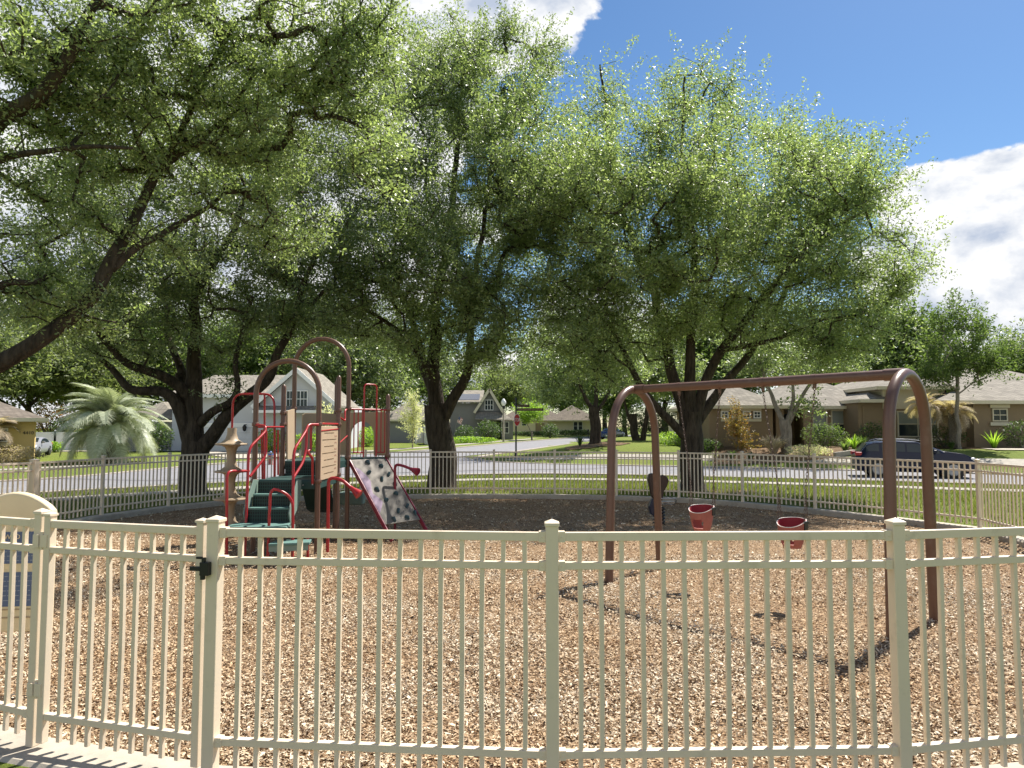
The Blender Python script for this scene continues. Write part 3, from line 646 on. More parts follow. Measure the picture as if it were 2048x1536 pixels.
def oak_right():
    b = gv(5.6, 22.2, -.05); t = Tree('oak_tree', 'broadest oak, on the right, its many-stemmed trunk standing behind the swing crossbar', b, 14, group='big shade oaks around the playground')
    t.limb([b, W(1384, 920, 22.2), W(1382, 860, 22.2), W(1380, 820, 22.2)], .36, .34); t.rad[0] = .55; t.rad[1] = .44
    t.limb(WP([(1380, 850, 22.2), (1350, 770, 22.3), (1335, 700, 22.4), (1310, 600, 22.6), (1270, 500, 22.8), (1240, 380, 23), (1215, 260, 23), (1205, 130, 23)]), .23, .03)
    t.limb(WP([(1382, 840, 22.2), (1378, 760, 22), (1385, 680, 21.8), (1390, 560, 21.6), (1380, 420, 21.8), (1365, 300, 22), (1372, 150, 22.2)]), .22, .03)
    t.limb(WP([(1388, 850, 22.2), (1410, 770, 22), (1440, 700, 21.6), (1500, 630, 21.2), (1570, 540, 20.8), (1650, 470, 20.5), (1720, 430, 20.5)]), .2, .04)
    t.limb(WP([(1384, 860, 22.2), (1425, 800, 22.6), (1475, 740, 23), (1540, 640, 23.6), (1600, 500, 24), (1580, 350, 24), (1565, 260, 24)]), .19, .03)
    t.limb(WP([(1376, 880, 22.2), (1340, 840, 22.0), (1290, 780, 21.6), (1250, 700, 21.2), (1190, 620, 20.8), (1130, 560, 20.6)]), .16, .04)
    t.limb(WP([(1440, 700, 21.6), (1540, 680, 20.8), (1640, 640, 20.4), (1740, 620, 20.2)]), .09, .03)
    t.limb(WP([(1390, 560, 21.6), (1300, 510, 20.6), (1200, 480, 20), (1120, 430, 19.8)]), .1, .03)
    B = [PB(1290, 410, 210, 140, 21.8, 4.6, 420), PB(1530, 430, 210, 140, 22, 4.6, 420), PB(1150, 660, 90, 80, 20.6, 2.6, 90), PB(1200, 740, 60, 40, 21, 1.6, 26), PB(1130, 370, 80, 80, 22.6, 2.4, 60), PB(1190, 380, 110, 120, 18.6, 2.0, 110), PB(1420, 420, 120, 100, 18.2, 1.6, 90), PB(1640, 430, 110, 120, 22, 3.4, 180), PB(1670, 560, 130, 90, 21.4, 3.6, 180), PB(1210, 560, 150, 90, 21, 4, 240), PB(1430, 560, 220, 100, 21.6, 4.6, 330),
         PB(1110, 400, 90, 120, 21.4, 3, 110), PB(1350, 330, 170, 80, 22, 3.4, 130), PB(1380, 200, 90, 90, 22.4, 1.6, 64), PB(1460, 205, 50, 60, 22.6, 1.2, 22), PB(1215, 210, 60, 90, 23, 1.3, 36), PB(1155, 240, 36, 60, 23, 1, 12), PB(1570, 280, 75, 60, 23.6, 1.2, 44), PB(1650, 320, 90, 60, 22.4, 1.8, 40),
         PB(1750, 560, 60, 55, 21, 1.6, 30), PB(1730, 640, 60, 40, 20.6, 1.4, 22), PB(1560, 655, 150, 50, 20.8, 2.8, 90), PB(1300, 670, 110, 60, 21.6, 3, 80), PB(1700, 690, 90, 40, 20.6, 1.8, 40), PB(1160, 660, 60, 50, 21, 2, 26), PB(1640, 720, 80, 20, 20.6, 1, 12), PB(1710, 390, 40, 60, 21.6, 1.2, 16), PB(1800, 575, 30, 26, 20.6, .7, 9)]
    t.grow(blob_tips(t.rs, B)); t.finish(M['oak2'], M['bark'], 118, .046, (.38, .38, .28))
oak_right()
def small_trees():
    # tree in the mulch island across the road
    def bg_tree(name, label, px, d, trunk, limbs, blobs, lm, bm_, seed, per, leaf, spread, dz=-.05, group=None, cat='tree'):
        x = (px - 1024) / FPX * d; b = gv(x, d, dz); t = Tree(name, label, b, seed, cat, group)
        t.limb([b] + WP(trunk[0]), trunk[1], trunk[2]); t.rad[0] = trunk[1] * 1.25
        for l, r0, r1 in limbs: t.limb(WP(l), r0, r1)
        t.grow(blob_tips(t.rs, blobs), .6); t.finish(lm, bm_, per, leaf, spread); return t.root
    bg_tree('oak_tree', 'stout grey oak on the mulched corner across the road, left of the swing frame', 1190, 50, ([(1190, 850, 50), (1188, 815, 50)], .42, .36),
            [([(1188, 820, 50), (1165, 790, 50), (1150, 740, 50), (1130, 680, 50)], .18, .05), ([(1190, 820, 50), (1195, 760, 50), (1200, 680, 50)], .2, .05), ([(1192, 825, 50), (1215, 790, 50), (1235, 720, 50)], .17, .05)],
            [PB(1120, 690, 80, 60, 50, 4, 90), PB(1200, 690, 90, 60, 50, 4, 90), PB(1090, 760, 40, 45, 49, 2.5, 40), PB(1245, 740, 40, 40, 50, 2, 26)], M['oak2'], M['bark'], 21, 90, .12, (.7, .7, .55))
    bg_tree('oak_tree', 'grey-trunked oak in the flower bed before the brown house door', 1572, 40, ([(1572, 870, 40), (1570, 840, 40)], .30, .30),
            [([(1568, 850, 40), (1550, 800, 40), (1530, 760, 40), (1510, 700, 40)], .16, .05), ([(1574, 848, 40), (1585, 800, 40), (1590, 730, 40)], .17, .05), ([(1578, 845, 40), (1605, 790, 40), (1640, 750, 40), (1690, 740, 40)], .14, .04)],
            [PB(1500, 720, 60, 40, 40, 2.5, 40), PB(1590, 715, 90, 40, 40, 3, 60), PB(1680, 735, 60, 24, 39, 2, 30), PB(1610, 810, 26, 20, 40, .8, 6)], M['oak'], M['bark2'], 22, 90, .10, (.55, .55, .42))
    bg_tree('young_tree', 'slim young tree with one straight pale trunk in front of the brown house, right side', 1915, 39, ([(1915, 850, 39), (1916, 790, 39), (1914, 740, 39)], .13, .08),
            [([(1914, 790, 39), (1950, 765, 39), (1985, 740, 39)], .05, .02), ([(1914, 780, 39), (1890, 760, 39), (1870, 730, 39)], .05, .02)],
            [PB(1915, 690, 65, 70, 39, 2, 110), PB(1870, 745, 45, 30, 39, 1.4, 36), PB(1965, 735, 45, 30, 39, 1.4, 36), PB(1925, 630, 30, 26, 39, .9, 16)], M['bgleaf'], M['bark2'], 23, 80, .085, (.45, .45, .35))
    bg_tree('tree', 'twin-trunked tree seen through the left swing arch', 1272, 58, ([(1270, 860, 58), (1266, 830, 58)], .34, .3),
            [([(1264, 850, 58), (1250, 810, 58), (1240, 760, 58)], .16, .06), ([(1284, 892, 58), (1290, 850, 58), (1296, 810, 58), (1300, 760, 58)], .28, .1)],
            [PB(1240, 740, 80, 50, 58, 4, 80), PB(1320, 745, 80, 50, 58, 4, 80)], M['oak3'], M['bark'], 24, 90, .14, (.8, .8, .6))
    bg_tree('flowering_tree', 'small pale-leaved tree on the lawn by the grey house, left of the middle oak trunk', 826, 66, ([(826, 860, 66), (826, 830, 66)], .07, .04), [],
            [PB(826, 838, 22, 40, 66, 1.1, 70), PB(823, 800, 12, 16, 66, .6, 14)], M['blossom'], M['bark2'], 25, 60, .075, (.34, .34, .3))
    bg_tree('crape_myrtle', 'round bright green tree on many thin stems behind the stop sign', 1064, 92, ([(1064, 868, 92), (1064, 862, 92)], .12, .1),
            [([(1064, 868, 92), (1054, 850, 92), (1046, 835, 92)], .06, .03), ([(1064, 868, 92), (1062, 850, 92), (1060, 830, 92)], .06, .03), ([(1064, 868, 92), (1072, 850, 92), (1080, 835, 92)], .06, .03)],
            [PB(1063, 824, 28, 19, 92, 1.8, 120)], M['lime'], M['bark2'], 26, 70, .10, (.5, .5, .35))
    bg_tree('cypress_tree', 'small drooping conifer with rusty orange tips beside the brown house windows', 1475, 41.5, ([(1475, 880, 41.5), (1474, 820, 41.5)], .08, .03), [],
            [PB(1474, 822, 9, 12, 41.5, .3, 12), PB(1476, 845, 22, 12, 41.5, .7, 30), PB(1478, 866, 28, 12, 41.5, .9, 34), PB(1488, 886, 20, 12, 41.5, .7, 20)], leafmat('cypress_leaf_mat', (.07, .09, .02), (.20, .19, .05), (.36, .16, .05), .35), M['bark2'], 27, 60, .05, (.26, .26, .10))
small_trees()
# far trees: three kinds, copied
def far_trees():
    protos = []
    for k, (lm, h, w) in enumerate(((M['bgleaf'], 12, 5.5), (M['bgleaf2'], 11, 6.5), (M['oak3'], 14, 6.0))):
        b = Vector((0, 0, 0)); t = Tree('tree', 'x', b, 40 + k, 'tree', 'tall trees behind the houses')
        t.limb([b, Vector((.1, 0, h * .16)), Vector((0, .1, h * .3)), Vector((.2, 0, h * .6)), Vector((0, 0, h * .85))], .36, .06)
        for a in range(5):
            an = a * 1.3 + k; t.limb([Vector((0, 0, h * (.22 + .05 * a))), Vector((math.cos(an) * w * .4, math.sin(an) * w * .4, h * (.4 + .05 * a))), Vector((math.cos(an) * w * .75, math.sin(an) * w * .75, h * (.52 + .05 * a)))], .16, .04)
        rs = t.rs; B = [(Vector((rs.uniform(-.55, .55) * w, rs.uniform(-.55, .55) * w, h * rs.uniform(.38, .82))), (w * .42, w * .42, h * .17), 42) for _ in range(11)] + [(Vector((0, 0, h * .86)), (w * .35, w * .35, h * .12), 40), (Vector((0, 0, h * .55)), (w * .9, w * .9, h * .2), 100)]
        t.grow(blob_tips(t.rs, B), .9); protos.append(t.finish(lm, M['bark'], 42, .17, (.85, .85, .62), minr=.02))
    S = [ # px, distance, proto, scale, label
        (-120, 62, 1, 1.0, 'olive oak behind the yellow house, cut by the left edge'), (60, 70, 1, 1.05, 'broad olive-grey oak rising over the yellow house roof'), (170, 80, 1, .95, 'olive tree above the white vinyl fence'),
        (260, 92, 0, 1.25, 'tall green tree behind the feathery palm'), (370, 95, 2, 1.2, 'dark tree behind the left end of the pale grey house'), (480, 90, 0, 1.1, 'green tree above the pale grey house ridge'), (690, 86, 2, 1.0, 'dark tree right of the pale grey gable'),
        (600, 96, 0, 1.3, 'tall tree directly behind the pale grey gable'), (755, 100, 0, 1.05, 'green tree between the pale grey house and the tan roof'), (880, 130, 2, 1.2, 'dark far tree behind the solar panel roof'), (985, 165, 1, 1.15, 'hazy far tree right above the street lamp'), (1060, 175, 1, 1.3, 'far tree over the cream house roof'),
        (1130, 160, 0, 1.1, 'far green tree above the right end of the cream house'), (1210, 120, 2, 1.1, 'far dark tree behind the corner oak'), (1250, 110, 0, 1.0, 'tree closing the view at the end of the side street'), (1330, 90, 2, 1.0, 'dark tree left of the brown house'), (1400, 84, 0, 1.0, 'green tree at the back left corner of the brown house'),
        (1470, 88, 2, 1.1, 'dark tree behind the left hip roof of the brown house'), (1640, 90, 0, 1.05, 'green tree over the middle of the brown house roof'), (1790, 66, 0, .85, 'bright green tree behind the tall bay of the brown house'), (1850, 72, 1, .75, 'olive tree behind the slim young tree'), (2010, 60, 0, .58, 'green tree over the right wing of the brown house'), (2110, 62, 2, .68, 'dark tree cut by the right edge'), (2250, 60, 0, 1.0, 'tree beyond the right edge'), (-260, 50, 2, 1.0, 'tree beyond the left edge')]
    used = set(); rnd = random.Random(4)
    for px, d, k, sc, lab in S:
        if px < -150 or px > 2150: continue
        x = (px - 1024) / FPX * d; o = protos[k] if k not in used else copy_tree(protos[k]); used.add(k)
        o.location = gv(x, d, -.1); o.rotation_euler = (0, 0, rnd.uniform(0, 6.28)); o.scale = (sc, sc, sc * rnd.uniform(.85, 1.0)); o.scale = o.scale * 1.3; o['label'] = lab
far_trees()
def shrub(name, label, x, y, rx, ry, h, mat, n, leaf, group=None, cat='shrub', seed=1, stem=True, z0=None, up=.4):
    rs = np.random.RandomState(seed); z = g(x, y) if z0 is None else z0; root = empty(name, (x, y, z - .02), 0, label, cat, group)
    v = rs.normal(0, 1, (n, 3)); v /= np.linalg.norm(v, axis=1)[:, None]; lump = np.array([1 + .28 * noise.noise(Vector(a) * 2.3 + Vector((seed, x, y))) for a in v])
    C = v * (rs.rand(n)[:, None] ** .3) * lump[:, None] * np.array([rx, ry, h * .52]) + np.array([0, 0, h * .52])
    C = C[C[:, 2] > .02]; V, F = leaf_cloud(C, leaf, rs, up); np_mesh('foliage', V, F, mat, root)
    mb = MB()
    for k in range(7):
        a = k * .9 + seed; mb.tube([(0, 0, 0), (math.cos(a) * rx * .25, math.sin(a) * ry * .25, h * .35), (math.cos(a) * rx * .6, math.sin(a) * ry * .6, h * .72)], [.03 * h + .01, .02 * h + .006, .005], 5)
    mb.build('stem', M['bark2'], root, smooth=True); return root
def spiky(name, label, x, y, h, n, mat, seed=1, group=None, w=.03, spread=.6, cat='plant'):
    rs = np.random.RandomState(seed); root = None; V = []; F = []
    for i in range(n):
        a = rs.uniform(0, 6.28); l = h * rs.uniform(.6, 1.1); sp = spread * rs.uniform(.2, 1); c = np.array([math.cos(a), math.sin(a), 0]); s = np.array([-math.sin(a), math.cos(a), 0]) * w * rs.uniform(.7, 1.2)
        b0 = c * .08 * h * rs.rand(); p = [b0 + c * sp * l * t ** 1.4 + np.array([0, 0, l * (t - .35 * sp * t ** 3)]) for t in (0, .35, .7, 1)]
        k = len(V); 
        for q, ww in zip(p, (.7, 1, .8, .05)): V += [q - s * ww, q + s * ww]
        F += [(k + 2 * j, k + 2 * j + 1, k + 2 * j + 3, k + 2 * j + 2) for j in range(3)]
    o = np_mesh(name, np.array(V), np.array(F), mat); o.location = gv(x, y, -.01); return tag(o, label, cat, group)
def frond_mesh(rs, L, droop, nleaf, ll, mat_w=.012):
    V = []; F = []; MBm = MB()
    def pos(t): return np.array([L * (t * (1 - .18 * droop * t)), 0, L * (.75 * t - droop * t * t)])
    pts = [pos(t) for t in np.linspace(0, 1, 9)]
    MBm.tube(pts, [.022 * (1 - .85 * t) * L / 2 for t in np.linspace(0, 1, 9)], 5)
    for i in range(nleaf):
        t = .18 + .8 * i / nleaf; p = pos(t); d = pos(min(1, t + .03)) - p; d /= np.linalg.norm(d) + 1e-9
        for sgn in (-1, 1):
            l = ll * (math.sin(math.pi * min(1, t * .9 + .08)) ** .6) * rs.uniform(.8, 1.1); s = np.array([0, sgn, 0])
            q1 = p + (d * .55 + s * .8 + np.array([0, 0, .35])) * l * .5; q2 = p + (d * .95 + s * .95 + np.array([0, 0, .15 - .55 * rs.rand()])) * l
            w = d * mat_w * 1.2; k = len(V); V += [p - w, p + w, q1 + w, q1 - w, q2]; F += [(k, k + 1, k + 2, k + 3), (k + 3, k + 2, k + 4, k + 4)]
    MBm.v += [tuple(v) for v in V]; n0 = len(MBm.v) - len(V); MBm.f += [tuple(n0 + j for j in (f if f[2] != f[3] else f[:3])) for f in F]
    return MBm
def palm(name, label, x, y, th, tr, L, nf, nleaf, ll, mat, trunkmat, seed, group=None, lw=.014, updist=(-.5, 1.0)):
    rs = np.random.RandomState(seed); root = empty(name, gv(x, y, -.03), 0, label, 'palm', group); mb = MB()
    prof = [(tr * (1.15 - .25 * t + .12 * math.sin(9 * t)), th * t) for t in np.linspace(0, 1, 10)]; mb.lathe(prof, n=16)
    for i in range(int(th / .05 * 7)):     # old leaf bases
        a = i * 2.4; z = th * (i / (th / .05 * 7)); r = tr * 1.0
        c = Vector((math.cos(a), math.sin(a), 0)); mb.beam(c * r + Vector((0, 0, z)), c * (r + .13) + Vector((0, 0, z + .16)), .07, .035)
    mb.build('trunk', trunkmat, root)
    MBS = MB(); kinds = []
    for k in range(4): kinds.append(frond_mesh(rs, L * rs.uniform(.9, 1.1), .55 + .35 * k / 3 + .25, nleaf, ll, lw))
    first = None
    objs = [k.build('frond', mat, root) for k in kinds]
    for i in range(nf):
        o = objs[i] if i < 4 else objs[i % 4].copy()
        if i >= 4: col.objects.link(o); o.parent = root
        el = updist[0] + (updist[1] - updist[0]) * rs.rand()
        o.location = (0, 0, th); o.rotation_euler = (rs.uniform(-.3, .3), -el, i * 2.399 + rs.uniform(-.2, .2)); s = rs.uniform(.85, 1.1); o.scale = (s, s, s)
    return root
palm('palm', 'feathery silver-green palm with a thick shaggy trunk on the far lawn', -24.2, 42.8, 1.9, .52, 3.7, 84, 60, .75, M['palm'], M['bed'], 3, lw=.016, updist=(-.75, 1.05))
palm('palm', 'dry pinkish palm against the brown house, nearer the swing leg', W(1852, 800, 40.5).x, 40.5, 2.3, .10, 1.3, 30, 26, .38, M['dry'], M['bark2'], 5, 'small dry palms before the brown house')
palm('palm', 'dry pinkish palm before the brown house, beside the young tree trunk', W(1900, 800, 40.5).x, 40.3, 1.9, .10, 1.3, 30, 26, .38, M['dry'], M['bark2'], 6, 'small dry palms before the brown house')
palm('palm', 'drooping frond palm by the yellow house window at the left edge', W(-6, 860, 40.8).x, 40.6, 1.9, .12, 1.5, 26, 26, .4, M['dry'], M['bark2'], 7)

# ================================================================ fence
def build_fence():
    n = len(RING); root = empty('picket_fence', (RING[0][0], RING[0][1], 0), 0, 'long beige metal picket fence curving all round the wood chip playground', 'fence'); O = Vector(root.location)
    dist = lambda p: math.hypot(p[0], p[1])
    TOP = 1.255
    P = [Vector((x, y, base_z(y) + .02)) for x, y in RING]
    post_me = None
    for i, p in enumerate(P):
        t = ((P[(i + 1) % n] - p).normalized() + (p - P[i - 1]).normalized()); a = math.atan2(t.y, t.x)
        w = .066 if i == 0 else (.12 if i == 23 else (.052 if i == n - 1 else .064))
        if i == 0: a = math.atan2(-.25, 1) + R(4)
        if i == n - 1: a = R(-16)
        mb = MB().box((0, 0, .645), (w, w, 1.29)); po = mb.build('post', M['fence'], root, bevel=.005)
        po.location = p - O; po.rotation_euler = (0, 0, a)
        c = w / 2 + .005; h0 = 1.288
        cb = MB().add([(-c, -c, h0), (c, -c, h0), (c, c, h0), (-c, c, h0), (-c, -c, h0 + .016), (c, -c, h0 + .016), (c, c, h0 + .016), (-c, c, h0 + .016), (0, 0, h0 + .034)],
                      [(3, 2, 1, 0), (0, 1, 5, 4), (1, 2, 6, 5), (2, 3, 7, 6), (3, 0, 4, 7), (4, 5, 8), (5, 6, 8), (6, 7, 8), (7, 4, 8)])
        cb.build('cap', M['fence'], po, bevel=.002)
    pk = []
    for i in range(n):
        if i == n - 1: continue                    # gate opening
        a, b = P[i], P[(i + 1) % n]; d = (b - a); L = Vector((d.x, d.y, 0)).length; u = d / L
        for h, hh in ((TOP - .021, .042), (TOP - .165, .036), (.175, .036)):
            e0 = a + u * .030 + Vector((0, 0, h)); e1 = b - u * .030 + Vector((0, 0, h)); mb = MB().beam(e0 - O, e1 - O, .036, hh)
            if dist(a) < 8 or dist(b) < 8:
                for e, s in ((e0, 1), (e1, -1)): mb.beam(e - O + u * (.0 * s), e - O + u * (.035 * s), .046, hh + .012).lathe([(.005, -.025), (.005, .025)], e - O + u * (.018 * s), 8, Matrix.Rotation(math.atan2(u.y, u.x), 3, 'Z') @ Matrix.Rotation(R(90), 3, 'X'))
            mb.build('rail', M['fence'], root, bevel=.004)
        k = 15; gap = (L - .064) / (k + 1)
        for j in range(1, k + 1):
            q = a + u * (.032 + gap * j); pk.append((math.hypot(q.x, q.y), q, math.atan2(u.y, u.x)))
    near = [q for q in sorted(pk, key=lambda s: s[0])]
    rnd = random.Random(2)
    def picket(mb, q, an, wob=0):
        M3 = Matrix.Rotation(an, 3, 'Z'); z0 = .045; z1 = TOP - .04; vs = []; fs = []; K = 6
        for k in range(K + 1):
            t = k / K; o = M3 @ Vector((wob * math.sin(math.pi * t), 0, 0)); c = q - O + o + Vector((0, 0, z0 + (z1 - z0) * t))
            for sx, sy in ((-1, -1), (1, -1), (1, 1), (-1, 1)): vs.append(c + M3 @ Vector((sx * .0118, sy * .0118, 0)))
        fs = [(k * 4 + j, k * 4 + (j + 1) % 4, (k + 1) * 4 + (j + 1) % 4, (k + 1) * 4 + j) for k in range(K) for j in range(4)] + [(3, 2, 1, 0), (K * 4, K * 4 + 1, K * 4 + 2, K * 4 + 3)]
        mb.add(vs, fs)
    for d, q, an in near[:100]:
        mb = MB(); picket(mb, q, an, rnd.uniform(-.006, .006)); mb.build('picket', M['fence'], root, bevel=.002, seg=1)
    mb = MB()
    for d, q, an in near[100:]: picket(mb, q, an)
    o = mb.build('picket', M['fence'], root); o['kind'] = 'stuff'
    # latch on the post right of the gate
    p = P[0] - O; a = math.atan2(-.25, 1)
    mb = MB(); c = Vector((-.030, -.048, 1.075)); mb.box(c, (.050, .030, .068), rz=R(-10)); mb.box(c + Vector((-.008, -.002, .044)), (.016, .02, .026), rz=R(-10)); mb.box(c + Vector((-.03, -.004, .056)), (.034, .014, .012), rz=R(-10))
    mb.box(c + Vector((-.050, .002, .0)), (.060, .020, .022), rz=R(-10)); mb.box(c + Vector((-.012, 0, -.044)), (.022, .018, .024), rz=R(-10)); mb.build('latch', M['black'], root, bevel=.003)
    return root
build_fence()
def build_gate():
    a = Vector((-2.640, 4.075, .02)); b = Vector((-1.614, 3.785, .02)); d = b - a; L = d.length; u = d / L; an = math.atan2(u.y, u.x)
    root = empty('gate', a, an, 'closed picket gate of the beige fence, black latch at its right side', 'gate')
    z = Vector((0, 0, 0)); TOP = 1.255
    for x in (.022, L - .022):
        mb = MB().box((x, 0, .655), (.044, .044, 1.25)); st = mb.build('stile', M['fence'], root, bevel=.004); mb = MB()
        h0 = 1.28; c = .027; mb.add([(x - c, -c, h0), (x + c, -c, h0), (x + c, c, h0), (x - c, c, h0), (x - c, -c, h0 + .012), (x + c, -c, h0 + .012), (x + c, c, h0 + .012), (x - c, c, h0 + .012), (x, 0, h0 + .024)],
                      [(3, 2, 1, 0), (0, 1, 5, 4), (1, 2, 6, 5), (2, 3, 7, 6), (3, 0, 4, 7), (4, 5, 8), (5, 6, 8), (6, 7, 8), (7, 4, 8)])
        mb.build('cap', M['fence'], st)
    for h, hh in ((TOP - .021, .042), (TOP - .165, .036), (.175, .036)): MB().box((L / 2, 0, h), (L - .088, .036, hh)).build('rail', M['fence'], root, bevel=.004)
    k = 9; gap = (L - .088) / (k + 1); rnd = random.Random(8)
    for j in range(1, k + 1):
        w = rnd.uniform(-.004, .004) + (.016 if j in (4, 5) else 0); vs = []
        for t in range(9):
            zz = .045 + (TOP - .085) * t / 8; x = .044 + gap * j + w * math.sin(math.pi * t / 8)
            for sx, sy in ((-1, -1), (1, -1), (1, 1), (-1, 1)): vs.append((x + sx * .0118, sy * .0118, zz))
        MB().add(vs, [(k_ * 4 + q, k_ * 4 + (q + 1) % 4, (k_ + 1) * 4 + (q + 1) % 4, (k_ + 1) * 4 + q) for k_ in range(8) for q in range(4)] + [(3, 2, 1, 0), (32, 33, 34, 35)]).build('picket', M['fence'], root, bevel=.002, seg=1)
    for h in (1.14, .32):
        mb = MB(); mb.lathe([(.012, -.05), (.012, .05)], (-.016, -.012, h), 10); mb.box((.004, -.024, h), (.05, .006, .07)); mb.box((-.044, -.030, h), (.04, .006, .07)); mb.build('hinge', M['fence'], root)
build_gate()

# ================================================================ swings
def build_swings():
    L1 = Vector((3.33, 6.34, 0)); L2 = Vector((4.15, 7.09, 0)); K1 = Vector((1.205, 8.96, 0)); K2 = Vector((2.05, 9.97, 0))
    for p in (L1, L2, K1, K2): p.z = zm(p.x, p.y) - .05
    mid = (L1 + L2) / 2; root = empty('swing_set', (2.7, 8.1, -.1), 0, 'brown tubular swing frame with two arched ends standing on the wood chips', 'swing set'); O = Vector(root.location)
    H = 2.36; r = .053; apex = []
    for a, b in ((K1, K2), (L1, L2)):
        m = (a + b) / 2; u = (b - a); u.z = 0; w = u.length / 2; u.normalize(); top = Vector((m.x, m.y, H - r)); apex.append(top)
        rr = w * .86; zc = H - r - rr * 1.12
        pts = [a]; pts.append(a + (m - u * rr * .99 - a) * .5 + Vector((0, 0, (zc - a.z) * .5))); pts[-1] = a.lerp(Vector((m.x, m.y, zc)) - u * rr, .5)
        for k in range(17):
            th = math.pi * (1 - k / 16); pts.append(Vector((m.x, m.y, zc)) + u * math.cos(th) * rr + Vector((0, 0, math.sin(th) * rr * 1.12)))
        pts.append(b.lerp(Vector((m.x, m.y, zc)) + u * rr, .5)); pts.append(b)
        MB().tube([p - O for p in pts], r, 18).build('arch_leg', M['brown'], root, smooth=True)
    bar0, bar1 = apex; ub = (bar1 - bar0).normalized()
    MB().tube([bar0 - ub * .02 - O, bar1 + ub * .02 - O], r * .98, 20).build('crossbar', M['brown'], root, smooth=True)
    for s, p in ((1, bar0), (-1, bar1)): MB().tube([p + ub * s * .02 - O, p + ub * s * .20 - O], r * 1.12, 20).build('collar', M['brown'], root, smooth=True)
    T = {}
    for t in (.218, .392, .5585, .734):
        p = bar0.lerp(bar1, t); q = p - Vector((0, 0, r)); T[t] = q - Vector((0, 0, .065))
        mb = MB(); mb.tube([p - ub * .025 - O, p + ub * .025 - O], r * 1.03, 20); mb.box(q - O + Vector((0, 0, -.02)), (.03, .03, .055)); mb.tube(arc(q - O - Vector((0, 0, .05)), .014, 0, 2 * math.pi, 10, tuple(ub)), .005, 6); mb.build('hanger', M['brown'], root, smooth=True)
    def swing(t0, t1, d, zt, lab, rot):
        a, b = T[t0], T[t1]; c = bar0.lerp(bar1, d); root = empty('bucket_swing', (c.x, c.y, zt - .26), rot, lab, 'swing', 'toddler bucket swings'); O = Vector(root.location)
        Rz = Matrix.Rotation(rot, 3, 'Z'); inv = Rz.transposed()
        loc = lambda p: inv @ (Vector(p) - O)
        # bucket: open shell with leg holes, in local coordinates (x = along the bar, y = front/back)
        rx, ry = .152, .14; n = 40; mb = MB(); inn = MB(); rings = []
        def shell(off, holes=True):
            vs = []; rows = 9
            for j in range(rows):
                t = j / (rows - 1)
                for k in range(n):
                    an = 2 * math.pi * k / n; yy = math.sin(an); topz = .26 + (.035 * max(0, yy) ** 1.0) - .045 * max(0, -yy) + .015 * abs(math.cos(an)) ** 4
                    z = topz * t; s = .62 + .38 * t ** .6
                    vs.append(((rx - off) * s * math.cos(an), (ry - off) * s * yy, z))
            fs = []
            for j in range(rows - 1):
                for k in range(n):
                    an = 2 * math.pi * (k + .5) / n; side = abs(math.sin(an))
                    c1 = math.cos(an)
                    if holes and 1 <= j < 5 and math.sin(an) < -.35 and abs(c1) < (.62 if j < 4 else .42): continue
                    if holes and 1 <= j < 5 and math.sin(an) > .35 and abs(c1) < (.5 if j < 4 else .3): continue
                    fs.append((j * n + k, j * n + (k + 1) % n, (j + 1) * n + (k + 1) % n, (j + 1) * n + k))
            return vs, fs, rows
        vs, fs, rows = shell(0); mb.add(vs, fs); fl = [v for v in vs[:n]]; mb.add(fl, [tuple(range(n))])
        o = mb.build('seat', M['bucket'], root, smooth=False); md = o.modifiers.new('solid', 'SOLIDIFY'); md.thickness = .012; md.offset = -1
        vi, fi, _ = shell(.014); inn.add(vi, fi); o2 = inn.build('seat_lining', M['bucketin'], o)
        top = vs[(rows - 1) * n:]; MB().tube([Vector(v) for v in top] + [Vector(top[0])], .004, 6).build('rim', M['letter'], o)
        for sx in (-1, 1):
            MB().box((sx * rx * .98, .02, .262), (.02, .085, .03)).box((sx * rx * .98, .02, .22), (.012, .07, .07)).build('bracket', M['black'], root, bevel=.003)
            t_ = loc(a if sx < 0 else b); join = Vector((sx * rx * 1.02, .02, .62)); ch = MB(); Ln = (t_ - join).length; k = int(Ln / .034)
            for i in range(k):
                p = t_.lerp(join, (i + .5) / k); dd = (join - t_).normalized(); sd = dd.cross(Vector((0, 1, 0)) if i % 2 else Vector((1, 0, .1))).normalized()
                pts = [p + dd * math.cos(q * math.pi / 5) * .021 + sd * math.sin(q * math.pi / 5) * .011 for q in range(11)]; ch.tube(pts, .0038, 4, cap=False)
            for e in ((sx * rx * .98, -.015, .275), (sx * rx * .98, .055, .275)):
                e = Vector(e); k2 = 11
                for i in range(k2):
                    p = join.lerp(e, (i + .5) / k2); dd = (e - join).normalized(); sd = dd.cross(Vector((0, 1, 0)) if i % 2 else Vector((1, 0, .1))).normalized()
                    ch.tube([p + dd * math.cos(q * math.pi / 4) * .019 + sd * math.sin(q * math.pi / 4) * .009 for q in range(9)], .0030, 4, cap=False)
            ch.build('chain', M['chain'], root)
    ang = math.atan2(ub.y, ub.x)
    swing(.218, .392, .3086, .83, 'faded red bucket swing hanging farther along the crossbar, by the left arch', ang + .15)
    swing(.5585, .734, .648, .79, 'faded red bucket swing hanging lower in view, in the middle of the crossbar', ang + .05)
build_swings()

